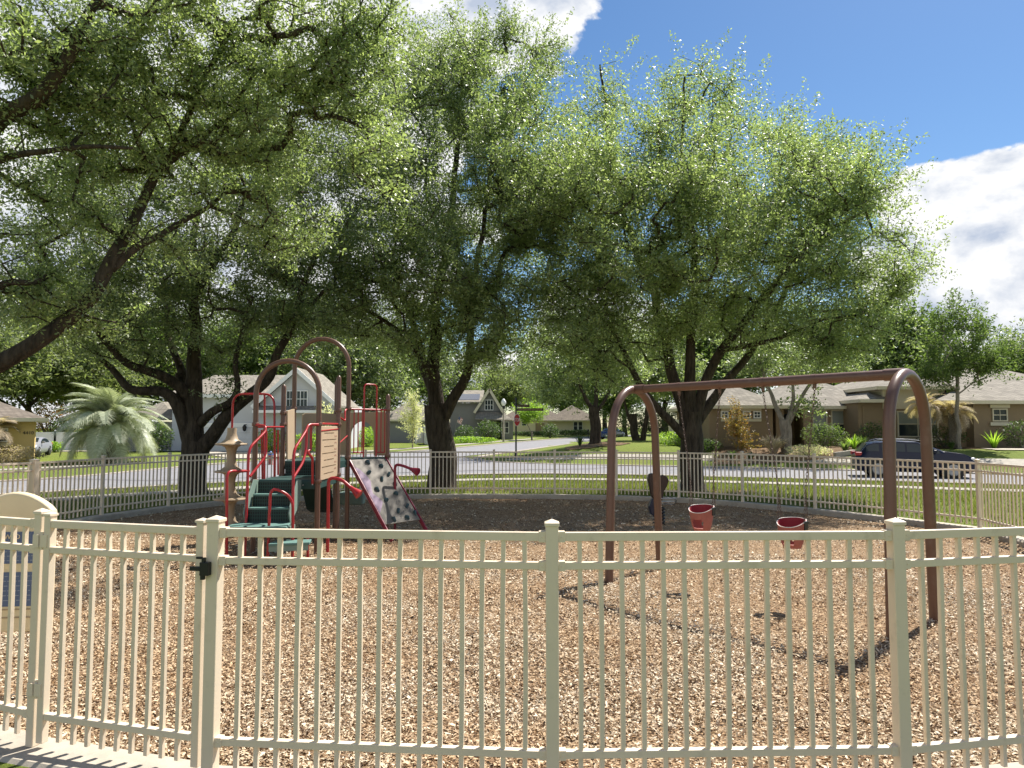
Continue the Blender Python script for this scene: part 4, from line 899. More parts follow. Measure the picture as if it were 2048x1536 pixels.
# ================================================================ play structure
def build_play():
    root = empty('play_structure', (-3.6, 12.2, -.15), 0, 'playground climber with brown posts, two tall arches, red rails and a climbing wall', 'play structure'); O = Vector(root.location)
    def v(x, y, z): return Vector((x, y, z)) - O
    def at(px, py, d): return W(px, py, d) - O
    P = {1: (512, 11.35), 2: (638, 11.3), 3: (588, 13.3), 4: (697, 13.15), 6: (567, 12.4), 7: (677, 12.6), 8: (673, 14.3), 5: (776, 13.9)}
    XY = {k: Vector(((px - 1024) / FPX * d, d)) for k, (px, d) in P.items()}
    def X(k, z): return Vector((XY[k].x, XY[k].y, z)) - O
    r = .042
    for a, b, ztop in ((1, 2, 718, ), (3, 4, 674)) if False else ((1, 2, 718), (3, 4, 674)):
        d = (XY[a].y + XY[b].y) / 2; top = W(600, ztop + 4, d).z; w = (XY[b] - XY[a]).length / 2; zc = top - w; A, B = X(a, -.2), X(b, -.2); m = (A + B) / 2; u = (B - A).normalized(); m.z = zc - O.z
        pts = [A, X(a, zc * .5)] + [m + u * math.cos(math.pi * (1 - k / 20)) * w + Vector((0, 0, math.sin(math.pi * k / 20) * w)) for k in range(21)] + [X(b, zc * .5), B]
        MB().tube(pts, r, 16).build('arch', M['brown'], root, smooth=True)
    for k, zt in ((6, 2.55), (7, 2.72), (8, 2.75), (5, 2.45)):
        MB().tube([X(k, -.2), X(k, zt - .06), X(k, zt - .02), X(k, zt)], [r, r, r * .85, r * .3], 14).build('post', M['brown'], root, smooth=True)
    mb = MB()
    for k, zs in ((1, (.95, 1.85)), (2, (.95, 1.85)), (3, (1.25, 2.15)), (4, (1.25, 2.15)), (6, (.97, 1.85, 2.05)), (7, (.97, 1.85, 2.1)), (5, (1.25, 2.15)), (8, (1.25, 2.1))):
        for z in zs:
          mb = MB(); mb.lathe([(r * 1.25, -.03), (r * 1.38, -.022), (r * 1.38, .022), (r * 1.25, .03)], X(k, z), 14); mb.box(X(k, z) + Vector((.02, -.055, 0)), (.04, .03, .035)); mb.build('clamp', M['brown'], root, smooth=True)
    def deck(keys, z, name='deck'):
        poly = [X(k, z - .05) for k in keys]; c = sum(poly, Vector()) / len(poly); poly = [c + (p - c) * .96 for p in poly]
        o = MB().prism(poly, (0, 0, .05)).build(name, M['green'], root, bevel=.008)
        fr = MB()
        for i in range(len(poly)): fr.beam(poly[i] + Vector((0, 0, -.03)), poly[(i + 1) % len(poly)] + Vector((0, 0, -.03)), .03, .13)
        fr.build('deck_frame', M['green'], o, bevel=.006)
    deck((1, 2, 7, 6), .97); deck((6, 7, 4, 3), 1.22); deck((3, 4, 5, 8), 1.222)
    # risers between the decks
    MB().beam(X(6, 1.07) + Vector((.06, -.03, 0)), X(7, 1.07) + Vector((-.06, -.03, 0)), .02, .2).build('riser', M['perf'], root)
    # stairs with platform
    st = empty('stairs'); st.parent = root
    rows = [(517, 582, 10.95, .77, .22), (498, 581, 10.75, .59, .22)]
    sides = []
    x0, x1 = -3.95, -3.34
    st_m = MB(); tr = MB(); rs_ = MB()
    for (y, z) in ((11.02, .77), (10.82, .585)):
        tr.box(v((x0 + x1) / 2, y, z), (x1 - x0, .22, .03)); rs_.box(v((x0 + x1) / 2, y + .105, z + .10), (x1 - x0, .015, .18))
    rs_.box(v((x0 + x1) / 2, 10.72, .47), (x1 - x0 + .02, .015, .20))
    bpy.data.objects.remove(st)
    so_ = tr.build('step', M['green2'], root, bevel=.006); rs_.build('riser', M['perf'], root)
    for x, dx in ((x0 - .02, 0), (x1 + .02, 0)):
        poly = [v(x, 11.2, .98), v(x, 11.2, .70), v(x, 10.98, .52), v(x, 10.70, .36), v(x, 10.62, .52), v(x, 10.66, .62), v(x, 10.86, .84), v(x, 11.0, 1.0)]
        MB().prism(poly, (.02 if x > -3.5 else -.02, 0, 0)).build('stringer', M['greenside'], root, bevel=.006)
    pl = MB().prism([v(-4.1, 10.70, .34), v(-3.30, 10.70, .34), v(-3.22, 10.24, .34), v(-4.12, 10.24, .34)], (0, 0, .045)).build('platform', M['green2'], root, bevel=.01)
    MB().box(v(-3.68, 10.245, .30), (.84, .02, .10)).box(v(-3.24, 10.47, .31), (.02, .44, .10)).build('skirt', M['greenside'], pl)
    lo = MB().prism([v(-3.44, 10.42, .13), v(-2.93, 10.50, .13), v(-2.88, 10.22, .13), v(-3.42, 10.08, .13)], (0, 0, .04)).build('step', M['green2'], root, bevel=.008)
    MB().beam(v(-3.42, 10.10, .10), v(-2.9, 10.24, .10), .02, .09).build('skirt', M['greenside'], lo)
    rr = .0205
    def rail(pts, name='handrail', mat='red', rad=rr, fr=.12): return MB().tube(fillet(pts, fr), rad, 12).build(name, M[mat], root, smooth=True)
    G = -.2
    # outer left loop by the platform
    rail([at(453.5, 1124, 10.32), at(453.5, 942, 10.32), at(498, 942, 10.75)])
    rail([at(489.5, 1112, 10.6), at(497.5, 897, 10.75), at(531, 863, 11.15), at(531, 852, 11.2), at(512, 850, 11.3)])
    rail([at(500, 953, 10.8), at(532, 912, 11.15), at(532, 862, 11.18)])
    rail([at(584.5, 1124, 10.4), at(587, 901, 10.55), at(612, 862, 10.95), at(617, 849, 11.05), at(638, 849, 11.25)])
    rail([at(587, 955, 10.58), at(606, 925, 10.85), at(612, 900, 11.0), at(613, 862, 11.02)])
    rail([at(622, 852, 11.2), at(622, 898, 11.2), at(614, 904, 11.1), at(625, 916, 11.2), at(625, 968, 11.25)], fr=.04)
    rail([at(535, 1124, 10.3), at(541, 972, 10.35), at(586, 994, 10.42), at(585, 1120, 10.42)], fr=.16)
    rail([at(615.5, 1116, 10.55), at(615.5, 1078, 10.55)])
    rail([at(526, 1112, 11.0), at(526, 1060, 11.0)])
    for px in (523, 527): rail([at(px, 860, 11.5), at(px + 2, 968, 11.5)], rad=.014)
    # left side of the lower deck: vertical bars
    for px in (549, 556): rail([at(px, 860, 12.0), at(px, 950, 12.0)], rad=.014)
    rail([at(514, 854, 11.5), at(567, 854, 12.3)], rad=.016)
    # tall hook rail with stepping discs
    base = Vector((at(463, 900, 12.6).x, at(463, 900, 12.6).y, 0)); bx, by = base.x + O.x, base.y + O.y
    rail([v(bx, by, 1.6), v(bx, by, W(0, 788, 12.6).z), at(549, 788, 12.3), at(549, 960, 12.3)], 'climbing_pole', rad=.019, fr=.22)
    rail([at(529, 789, 12.35), at(529, 955, 12.35)], rad=.017)
    z0 = zm(bx, by)
    dk = MB(); prof = [(.10, -.24), (.11, -.10), (.07, -.02), (.075, .06), (.12, .12), (.255, .15), (.27, .165), (.265, .185), (.20, .20), (.10, .24), (.085, .30), (.08, .34)]
    for z in (1.50, 1.02, .54, .06):
        pr = [(.075, -.18), (.085, -.10), (.11, -.04), (.16, -.01), (.262, 0), (.275, .012), (.265, .03), (.18, .045), (.11, .10), (.08, .20), (.078, .30)]
        MB().lathe(pr, v(bx, by, z - .01), 28).build('stepping_disc', M['tan'], root, smooth=True)
    # measuring panel on the right of the lower deck
    A, B = X(2, 0), X(7, 0); u = (B - A); u.z = 0; Lp = u.length; u.normalize(); ang = math.atan2(u.y, u.x); nrm = Vector((u.y, -u.x, 0))
    a0 = A + u * .05; b0 = B - u * .05; zb, zt = .95, 1.82
    pp = []
    for (s, z) in ((0, zb), (1, zb), (1, zt - .04), (.95, zt), (.05, zt), (0, zt - .04)): q = a0.lerp(b0, s); q.z = z - O.z; pp.append(q + nrm * .012)
    pan = MB().prism(pp, -nrm * .03).build('measuring_panel', M['tanlite'], root, bevel=.008)
    ln = MB(); tx = MB()
    for i in range(7):
        z = zb + .10 + i * .11; s0, s1 = (.12, .88) if i % 2 else (.22, .75)
        p = a0.lerp(b0, s0); q = a0.lerp(b0, s1); p.z = q.z = z - O.z; ln.beam(p + nrm * .0145, q + nrm * .0145, .004, .008)
        for k in range(3):
            p = a0.lerp(b0, .80 + .045 * k); p.z = z + .035 - O.z; tx.beam(p + nrm * .0145, p + nrm * .0145 + Vector((0, 0, .03 if (i + k) % 2 else .02)), .003, .010)
    ln.build('scale_line', M['bed'], pan); tx.build('scale_mark', M['bucket'], pan)
    rail([X(2, 1.86), X(7, 1.86)], rad=.018); rail([at(640, 862, 11.35), at(676, 858, 12.55)], rad=.012)
    # arched tan panels at the back of the upper deck
    def arched(p, q, z0, z1, cx, hw, ztop, name, mat='tan'):
        u = q - p; u.z = 0; Lw = u.length; u.normalize(); nr = Vector((u.y, -u.x, 0)) * .04; mb = MB(); n = 14
        c = cx * Lw; ar = [(c + hw * math.cos(math.pi * (1 - i / n)), ztop - hw + hw * math.sin(math.pi * i / n)) for i in range(n + 1)]
        def pt(s, z, f): o = p + u * s; o.z = z - O.z; return o + nr * f
        out = [(0, z0), (0, z1 - .04), (.06, z1), (Lw - .06, z1), (Lw, z1 - .04), (Lw, z0)]
        inner = [(c - hw, z0)] + ar + [(c + hw, z0)]
        for f in (0, 1):
            pass
        poly = out[:] + inner[::-1]
        m = MB().prism([pt(s, z, 0) for s, z in poly], nr)
        o = m.build(name, M[mat], root, bevel=.006); return o
    arched(X(3, 0) + Vector((0, .5, 0)), X(8, 0) + Vector((.0, 0, 0)), 1.25, 2.08, .62, .27, 1.90, 'arched_panel')
    arched(X(8, 0) + Vector((.06, .0, 0)), X(5, 0), 1.25, 2.1, .50, .27, 1.92, 'arched_panel')
    MB().prism([at(572, 822, 12.6), at(572, 918, 12.6), at(586, 918, 13.1), at(586, 818, 13.1)], (.03, 0, 0)).build('side_panel', M['tanlite'], root)
    # ladder rungs beyond the side panel
    mb = MB()
    for i in range(5): mb.tube([at(569, 850 + i * 17, 12.6), at(583, 845 + i * 17, 13.0)], .012, 8)
    mb.build('rung', M['brown'], root)
    # red bar barrier over the climbing wall
    A, B = X(4, 0), X(5, 0)
    def E(s, z): q = A.lerp(B, s); q.z = z - O.z; return q
    rail([E(0, 2.14), E(1, 2.14)], 'barrier_rail', rad=.017)
    rail([E(.02, 2.1), E(.02, 1.2)], 'barrier_rail', rad=.017)
    for s in (.14, .24, .34): rail([E(s, 2.14), E(s, 1.32)], 'barrier_bar', rad=.011)
    rail([E(.14, 1.34), E(.36, 1.32)], 'barrier_rail', rad=.011)
    for s in (.72, .82, .92): rail([E(s, 2.14), E(s, 1.32)], 'barrier_bar', rad=.011)
    rail([E(.70, 1.32), E(.93, 1.32)], 'barrier_rail', rad=.011)
    rail([E(.38, 1.24), E(.38, 2.62), E(.70, 2.62), E(.70, 1.24)], 'grab_loop', rad=.015, fr=.08)
    # transition rails between decks on the right
    rail([X(7, 2.0), at(690, 842, 12.9), at(690, 820, 13.0), X(4, 2.14)], rad=.016, fr=.05); rail([X(7, 1.5), X(4, 1.66)], rad=.012)
    rail([at(583, 820, 13.2), at(583, 850, 13.0), X(6, 1.86)], rad=.016, fr=.05)
    # climbing wall
    T1 = E(.05, 1.19); T2 = E(.93, 1.19); ue = (T2 - T1).normalized(); out = Vector((ue.y, -ue.x, 0))
    if out.y > 0: out = -out
    dn = out * .98 + Vector((0, 0, -1.10)); B1 = T1 + dn; B2 = T2 + dn; nr = ue.cross(dn).normalized(); nr = nr if nr.z > 0 else -nr
    bo = MB().prism([T1, T2, B2, B1], nr * .02).build('climbing_wall', M['wallboard'], root, bevel=.003)
    for s, (t, b) in (( -1, (T1, B1)), (1, (T2, B2))):
        sh = ue * (.022 * s); e = (b - t).normalized()
        MB().beam(t + sh - e * .02, b + sh + e * .34, .03, .075, up=tuple(nr)).build('side_rail', M['maroon'], bo, bevel=.008)
    gp = []
    for s, q in ((0, .12), (.10, .16), (.20, .28), (.22, .36), (.14, .46), (.10, .54), (.20, .62), (.24, .68), (.10, .78), (0, .84)): gp.append(T1 + (T2 - T1) * (s + .01) + dn * q + nr * .0225)
    MB().prism(gp, nr * .002).build('painted_shape', M['lilac'], bo)
    for i, (s, q) in enumerate(((.42, .06), (.74, .13), (.30, .22), (.82, .27), (.55, .34), (.85, .43), (.27, .49), (.72, .58), (.36, .66), (.84, .78), (.52, .84), (.94, .90), (.28, 1.0 - .05), (.66, .95))):
        c = T1 + (T2 - T1) * s + dn * q + nr * .03; rs = random.Random(i); mb = MB(); e = dn.normalized(); n1, n2 = 8, 3; vs = []; rd = .042
        for j, (k, h) in enumerate(((1, -.01), (.85, .02), (.45, .038))):
            for m_ in range(n1): an = 2 * math.pi * m_ / n1; q_ = rd * k * (1 + .35 * math.sin(an * 2 + i) + rs.uniform(-.1, .1)); vs.append(c + ue * math.cos(an) * q_ + e * math.sin(an) * q_ * 1.1 + nr * (h - .012 * math.sin(an)))
        fs = [(j * n1 + k, j * n1 + (k + 1) % n1, (j + 1) * n1 + (k + 1) % n1, (j + 1) * n1 + k) for j in range(2) for k in range(n1)] + [tuple(range(n1)), tuple(range(16, 24))]
        mb.add(vs, fs).build('hold', M['teal'], bo, smooth=True)
    # talk tubes
    def horn(p0, p1, p2, p3, mat):
        pts = fillet([p0, p1, p2, p3], .22, 8); d = (p3 - p2).normalized()
        mb = MB().tube(pts, .026, 12); o = mb.build('talk_tube', M[mat], root, smooth=True)
        q = p3 - d * .03; MB().tube([q, q + d * .06, q + d * .16, q + d * .20, q + d * .205], [.028, .036, .066, .075, .05], 16).build('horn', M[mat], o, smooth=True)
    horn(at(655, 1104, 11.25), at(657, 955, 11.25), at(682, 958, 11.2), at(703, 976, 11.15), 'red')
    horn(at(790, 1060, 13.4), at(790, 928, 13.4), at(808, 932, 13.3), at(822, 938, 13.2), 'maroon')
    # bench slab and dark underside pieces seen under the deck
    MB().box(at(704, 996, 14.6), (.5, .3, .25)).build('slide_exit', M['greenside'], root, bevel=.03)
    pts = [v(-3.2, 13.0, 1.2), v(-3.0, 13.5, .7), v(-2.9, 14.2, .1)]
    MB().prism([X(3, 1.2), X(3, 1.2) + Vector((-.1, .9, -.6)), X(3, .1) + Vector((-.2, 1.6, 0)), X(3, 0) + Vector((-.2, 1.9, 0)), X(3, 1.0) + Vector((0, .4, 0))], (.55, 0, 0)).build('slide', M['green'], root, bevel=.02)
    sc_ = MB()
    for px, py in ((525, 970), (543, 970), (564, 969), (606, 970), (625, 969)): sc_.lathe([(.012, -.006), (.012, .006)], at(px, py, 11.22), 8, Matrix.Rotation(R(90), 3, 'X'))
    sc_.build('bolt', M['steel'], root)
build_play()

# ================================================================ spring rider, sign panel
def spring_rider():
    c = W(1318, 1034, 15.0); x, y = c.x, 15.0; z = zm(x, y); root = empty('spring_rider', (x, y, z), 0, 'dark brown spring rider toy seen behind the left swing arch', 'spring rider')
    def at(px, py, dy=0): p = W(px, py, 15.0); return Vector((p.x - x, dy, p.z - z))
    pts = [Vector((.12 * math.cos(a * .5), .12 * math.sin(a * .5), .03 + a * .0052)) for a in range(0, 66)]
    MB().tube(pts, .016, 8).build('spring', M['black'], root, smooth=True)
    out = [(1302, 992), (1298, 972), (1295, 958), (1297, 948), (1305, 946), (1310, 952), (1311, 962), (1315, 968), (1318, 955), (1324, 949), (1332, 952), (1337, 960), (1333, 972), (1327, 982), (1324, 1000), (1312, 1004)]
    poly = [at(a, b, -.07) for a, b in out]; o = MB().prism(poly, (0, .14, 0)).build('body', M['rider'], root, bevel=.02, seg=3)
    MB().prism([at(1303, 996, -.09), at(1297, 1012, -.09), at(1300, 1028, -.09), at(1308, 1032, -.09), at(1310, 1000, -.09)], (0, .18, 0)).build('side_plate', simple('navy_plastic_mat', (.012, .016, .04), .4), root, bevel=.02, seg=3)
    MB().tube([at(1310, 960, -.16), at(1310, 960, .16)], .015, 10).build('handle', M['black'], root)
    hp = fillet([at(1312, 996, -.12), at(1350, 996, -.12), at(1352, 1006, .02), at(1350, 1010, .12), at(1312, 1009, .12)], .07)
    MB().tube(hp, .013, 10).build('foot_rail', M['steel'], root, smooth=True)
    MB().box(at(1332, 1003, 0), (.32, .2, .015)).build('foot_plate', M['steel'], root)
spring_rider()
def text_mesh(name, s, size, mat, parent, loc, rot, ext=.002, align='CENTER'):
    cu = bpy.data.curves.new('t', 'FONT'); cu.body = s; cu.size = size; cu.extrude = ext; cu.align_x = align; cu.align_y = 'CENTER'
    t = bpy.data.objects.new('t', cu); col.objects.link(t); dg = bpy.context.evaluated_depsgraph_get(); me = bpy.data.meshes.new_from_object(t.evaluated_get(dg)); bpy.data.objects.remove(t)
    me.materials.clear(); me.materials.append(mat); o = bpy.data.objects.new(name, me); col.objects.link(o); o.parent = parent; o.location = loc; o.rotation_euler = rot; return o
def sign_board():
    d = 5.0; a = W(36, 1000, d); z0 = -.06; x0 = a.x - .26; x1 = W(106, 1020, d).x; cx = (x0 + x1) / 2
    zt = W(36, 984, d).z; zs = W(105, 1022, d).z; zb = W(50, 1262, d).z
    root = empty('information_board', (cx, d, z0), R(7), 'cream play sign board with arched top and blue panels at the left edge', 'sign board')
    w = (x1 - x0) / 2
    def outline(k, dz=0): return [(-w * k, zb - z0)] + [(-w * k + 2 * w * k * i / 16, zs - z0 + (zt - zs - dz) * math.sin(math.pi * i / 16) ** .8) for i in range(17)] + [(w * k, zb - z0)]
    MB().prism([Vector((s, .04, z)) for s, z in outline(1)], (0, -.08, 0)).build('board', M['signtan'], root, bevel=.018, seg=3)
    for s in (-.17, .17): MB().box((s, .01, (zb - z0) / 2 - .1), (.06, .05, zb - z0 + .2)).build('leg', M['brown'], root)
    zz = lambda py: W(50, py, d).z - z0
    for p0, p1 in ((1062, 1125), (1142, 1210)):
        bl = MB().box((0, -.042, (zz(p0) + zz(p1)) / 2), (w * 1.62, .006, zz(p0) - zz(p1))).build('panel', M['blue'], root)
        mb = MB(); rnd = random.Random(int(p0)); k = 3 if p0 < 1100 else 6
        for i in range(k):
            z = zz(p0) - (zz(p0) - zz(p1)) * ((.62 + .14 * i) if p0 < 1100 else (.12 + .14 * i)); xx = -w * .7
            while xx < w * .66: l = rnd.uniform(.012, .04); mb.box((xx + l / 2, -.0462, z), (l, .002, .005)); xx += l + .009
        mb.build('small_print', M['print'], bl)
    for px, ch in ((24, 'W'), (42, 'O')): text_mesh('lettering', ch, .045, M['signtan'], root, (W(px, 1066, d).x - cx, -.0475, zz(1072)), (R(90), 0, 0))
    for py in (1216, 1232): MB().box((0, -.043, zz(py)), (w * 1.9, .006, .008)).build('ridge', M['tan'], root)
sign_board()

# ================================================================ houses
def hip(mb, x0, x1, y0, y1, z, slope, ov=.45, axis=None):
    x0 -= ov; x1 += ov; y0 -= ov; y1 += ov; z -= ov * slope * .0; w = min(x1 - x0, y1 - y0) / 2; h = w * slope
    if (axis or ('x' if x1 - x0 >= y1 - y0 else 'y')) == 'x': a = (x0 + w, (y0 + y1) / 2, z + h); b = (x1 - w, (y0 + y1) / 2, z + h)
    else: a = ((x0 + x1) / 2, y0 + w, z + h); b = ((x0 + x1) / 2, y1 - w, z + h)
    v = [(x0, y0, z), (x1, y0, z), (x1, y1, z), (x0, y1, z), a, b]
    if x1 - x0 >= y1 - y0: f = [(0, 1, 5, 4), (1, 2, 5), (2, 3, 4, 5), (3, 0, 4)]
    else: f = [(0, 1, 4), (1, 2, 5, 4), (2, 3, 5), (3, 0, 4, 5)]
    f.append((3, 2, 1, 0)); mb.add(v, f)
    return h
def fascia(mb, x0, x1, y0, y1, z, ov=.45, h=.2):
    x0 -= ov + .02; x1 += ov + .02; y0 -= ov + .02; y1 += ov + .02
    for a, b in (((x0, y0), (x1, y0)), ((x1, y0), (x1, y1)), ((x1, y1), (x0, y1)), ((x0, y1), (x0, y0))): mb.beam((a[0], a[1], z - h / 2 + .03), (b[0], b[1], z - h / 2 + .03), .06, h)
def window(parent, x, y, z, w, h, frame='whitetrim', blind=True, mull=1, cross=False, sill=None, ang=0, O=Vector((0, 0, 0))):
    wf = MB(); t = .07
    M3 = Matrix.Rotation(ang, 3, 'Z'); c = Vector((x, y, z)) - O
    def bx(m, dx, dy, dz, s): m.box(c + M3 @ Vector((dx, dy, dz)), s, rz=ang)
    for s in (-1, 1): bx(wf, s * w / 2, -.03, 0, (t, .08, h + t)); bx(wf, 0, -.03, s * h / 2, (w - t, .08, t))
    for k in range(1, mull): bx(wf, -w / 2 + w * k / mull, -.03, 0, (t * .8, .07, h - t))
    bx(wf, 0, -.028, 0, (w - t, .06, .05))
    o = wf.build('window', M[frame], parent)
    m = MB(); bx(m, 0, -.012, 0, (w - t, .01, h - t)); m.build('pane', M['glass'], o)
    if blind: m = MB(); bx(m, 0, -.020, h * .25, (w - t * 1.6, .006, h * .5 - t)); m.build('blind', M['blind'], o)
    if cross:
        m = MB()
        for k in range(mull): bx(m, -w / 2 + w * (k + .5) / mull, -.03, 0, (.03, .05, h - t))
        m.build('muntin', M[frame], o)
    if sill:
        m = MB(); bx(m, 0, -.05, -h / 2 - .18, (w + .4, .12, .2)); m.build('sill', M[sill], o)
    return o
def brown_house():
    zg = g(18, 44) - .05; O = Vector((18, 44, zg)); root = empty('brown_house', O, 0, 'single-storey brown stucco house with grey hip roofs behind the swings', 'house')
    px = lambda p, d: (p - 1024) / FPX * d
    e = W(0, 812, 43.5).z; wl = MB(); zc = lambda top: ((zg + top) / 2, top - zg)
    def blk(x0, x1, y0, y1, top): c, h = zc(top); wl.box(Vector(((x0 + x1) / 2, (y0 + y1) / 2, c - .2)) - O, (x1 - x0, y1 - y0, h + .4))
    a0, a1 = px(1418, 43.5), px(1545, 43.5)
    blk(a0, a1, 43.5, 52, e); m0, m1 = px(1608, 45), px(1716, 44.5)
    blk(a1 + .002, m0 + .3, 46.6, 54, e); blk(m0, m1 + .3, 45, 54, e + .0)
    b0, b1 = px(1716, 43), px(1900, 43); blk(b0, b1, 43.0, 54, W(0, 800, 43).z)
    r0, r1 = px(1904, 41.5), px(1946, 41.5); eR = W(0, 803, 41.5).z; blk(b1 + .003, px(1946, 42.2), 42.2, 53, eR); blk(px(1946, 41.5) + .003, 37, 41.5, 53.5, eR)
    wl.build('wall', M['stucco_b'], root)
    rf = MB(); OV = .5
    def rh(*a, **k):
        m = MB(); hip(m, *a, **k); rf.add([Vector(v) - O for v in m.v], m.f)
    rh(a0, px(1560, 43.5), 43.5, 52.5, e, .52, ov=OV); rh(m0 - 1.5, b0 + 3, 45, 56, e + .01, .50, ov=OV)
    ztop = W(0, 775, 43).z; rh(px(1765, 43), px(1890, 43), 43.0, 52, ztop + .02, .42, ov=.55); rh(b0 + .4, px(1770, 43), 43.0, 50, W(0, 800, 43).z, .45, ov=.5)
    rh(b1 - 1.2, 37, 41.5, 54, eR + .012, .42, ov=OV)
    rf.build('roof', M['roof2'], root)
    tw = MB(); tw.box(Vector(((px(1765, 43) + px(1890, 43)) / 2, 47.4, ztop - .6)) - O, (px(1890, 43) - px(1765, 43), 8.9, 1.4)); tw.build('bay_wall', M['trim'], root)
    fs = MB()
    def fa(x0, x1, y0, y1, z, ov=OV): m = MB(); fascia(m, x0, x1, y0, y1, z, ov); fs.add([Vector(v) - O for v in m.v], m.f)
    fa(a0, px(1560, 43.5), 43.5, 52.5, e); fa(m0 - 1.5, b0 + 3, 45, 56, e + .01); fa(b1 - 1.2, 37, 41.5, 54, eR + .012); fa(px(1765, 43), px(1890, 43), 43.0, 52, ztop + .02, .55); fa(b0 + .4, px(1770, 43), 43.0, 50, W(0, 800, 43).z, .5)
    fs.build('fascia', M['trim'], root)
    y = 43.49
    for p in (1449, 1471, 1493, 1514): q = W(p, 829.5, y); window(root, q.x, y, q.z, .40, .38, 'whitetrim', False, 1, True, None, 0, O)
    for z0, z1 in ((816, 822), (838, 843)):
        t = W(1482, z0, y); b = W(1482, z1, y); MB().box(Vector((t.x, y - .03, (t.z + b.z) / 2)) - O, (px(1522, y) - px(1442, y), .08, t.z - b.z)).build('trim_band', M['trim'], root)
    for p in (1639, 1677): q = W(p, 848, 44.98); window(root, q.x, 44.98, q.z, .88, 1.7, 'trim', True, 1, False, None, 0, O)
    q = W(1660, 817, 44.98); MB().box(Vector((q.x, 44.93, q.z)) - O, (px(1695, 45) - px(1620, 45), .1, .22)).build('trim_band', M['trim'], root)
    q = W(1835, 848, 42.98); window(root, q.x, 42.98, q.z, px(1875, 43) - px(1796, 43), 1.5, 'trim', True, 2, False, 'trim', 0, O)
    q = W(1999, 830, 41.48); window(root, q.x, 41.48, q.z, .82, .68, 'trim', False, 1, True, 'trim', 0, O)
    MB().box(Vector((q.x, 41.44, q.z + .52)) - O, (1.15, .1, .2)).build('trim_band', M['trim'], root)
    # entry
    c, h = zc(e - .1); MB().box(Vector(((a1 + m0) / 2, 46.55, zg + 1.05)) - O, (1.6, .08, 2.1)).build('door', M['black'], root)
    MB().box(Vector((px(1612, 44.6), 44.7, c)) - O, (.5, .5, h)).build('column', M['stucco_b'], root); MB().box(Vector((px(1556, 44.2), 44.2, c)) - O, (.5, .5, h)).build('column', M['stucco_b'], root)
    MB().tube([Vector((px(1722, 43) + .1, 42.95, zg)) - O, Vector((px(1722, 43) + .1, 42.95, e)) - O], .05, 8).build('downpipe', M['stucco_b'], root)
brown_house()
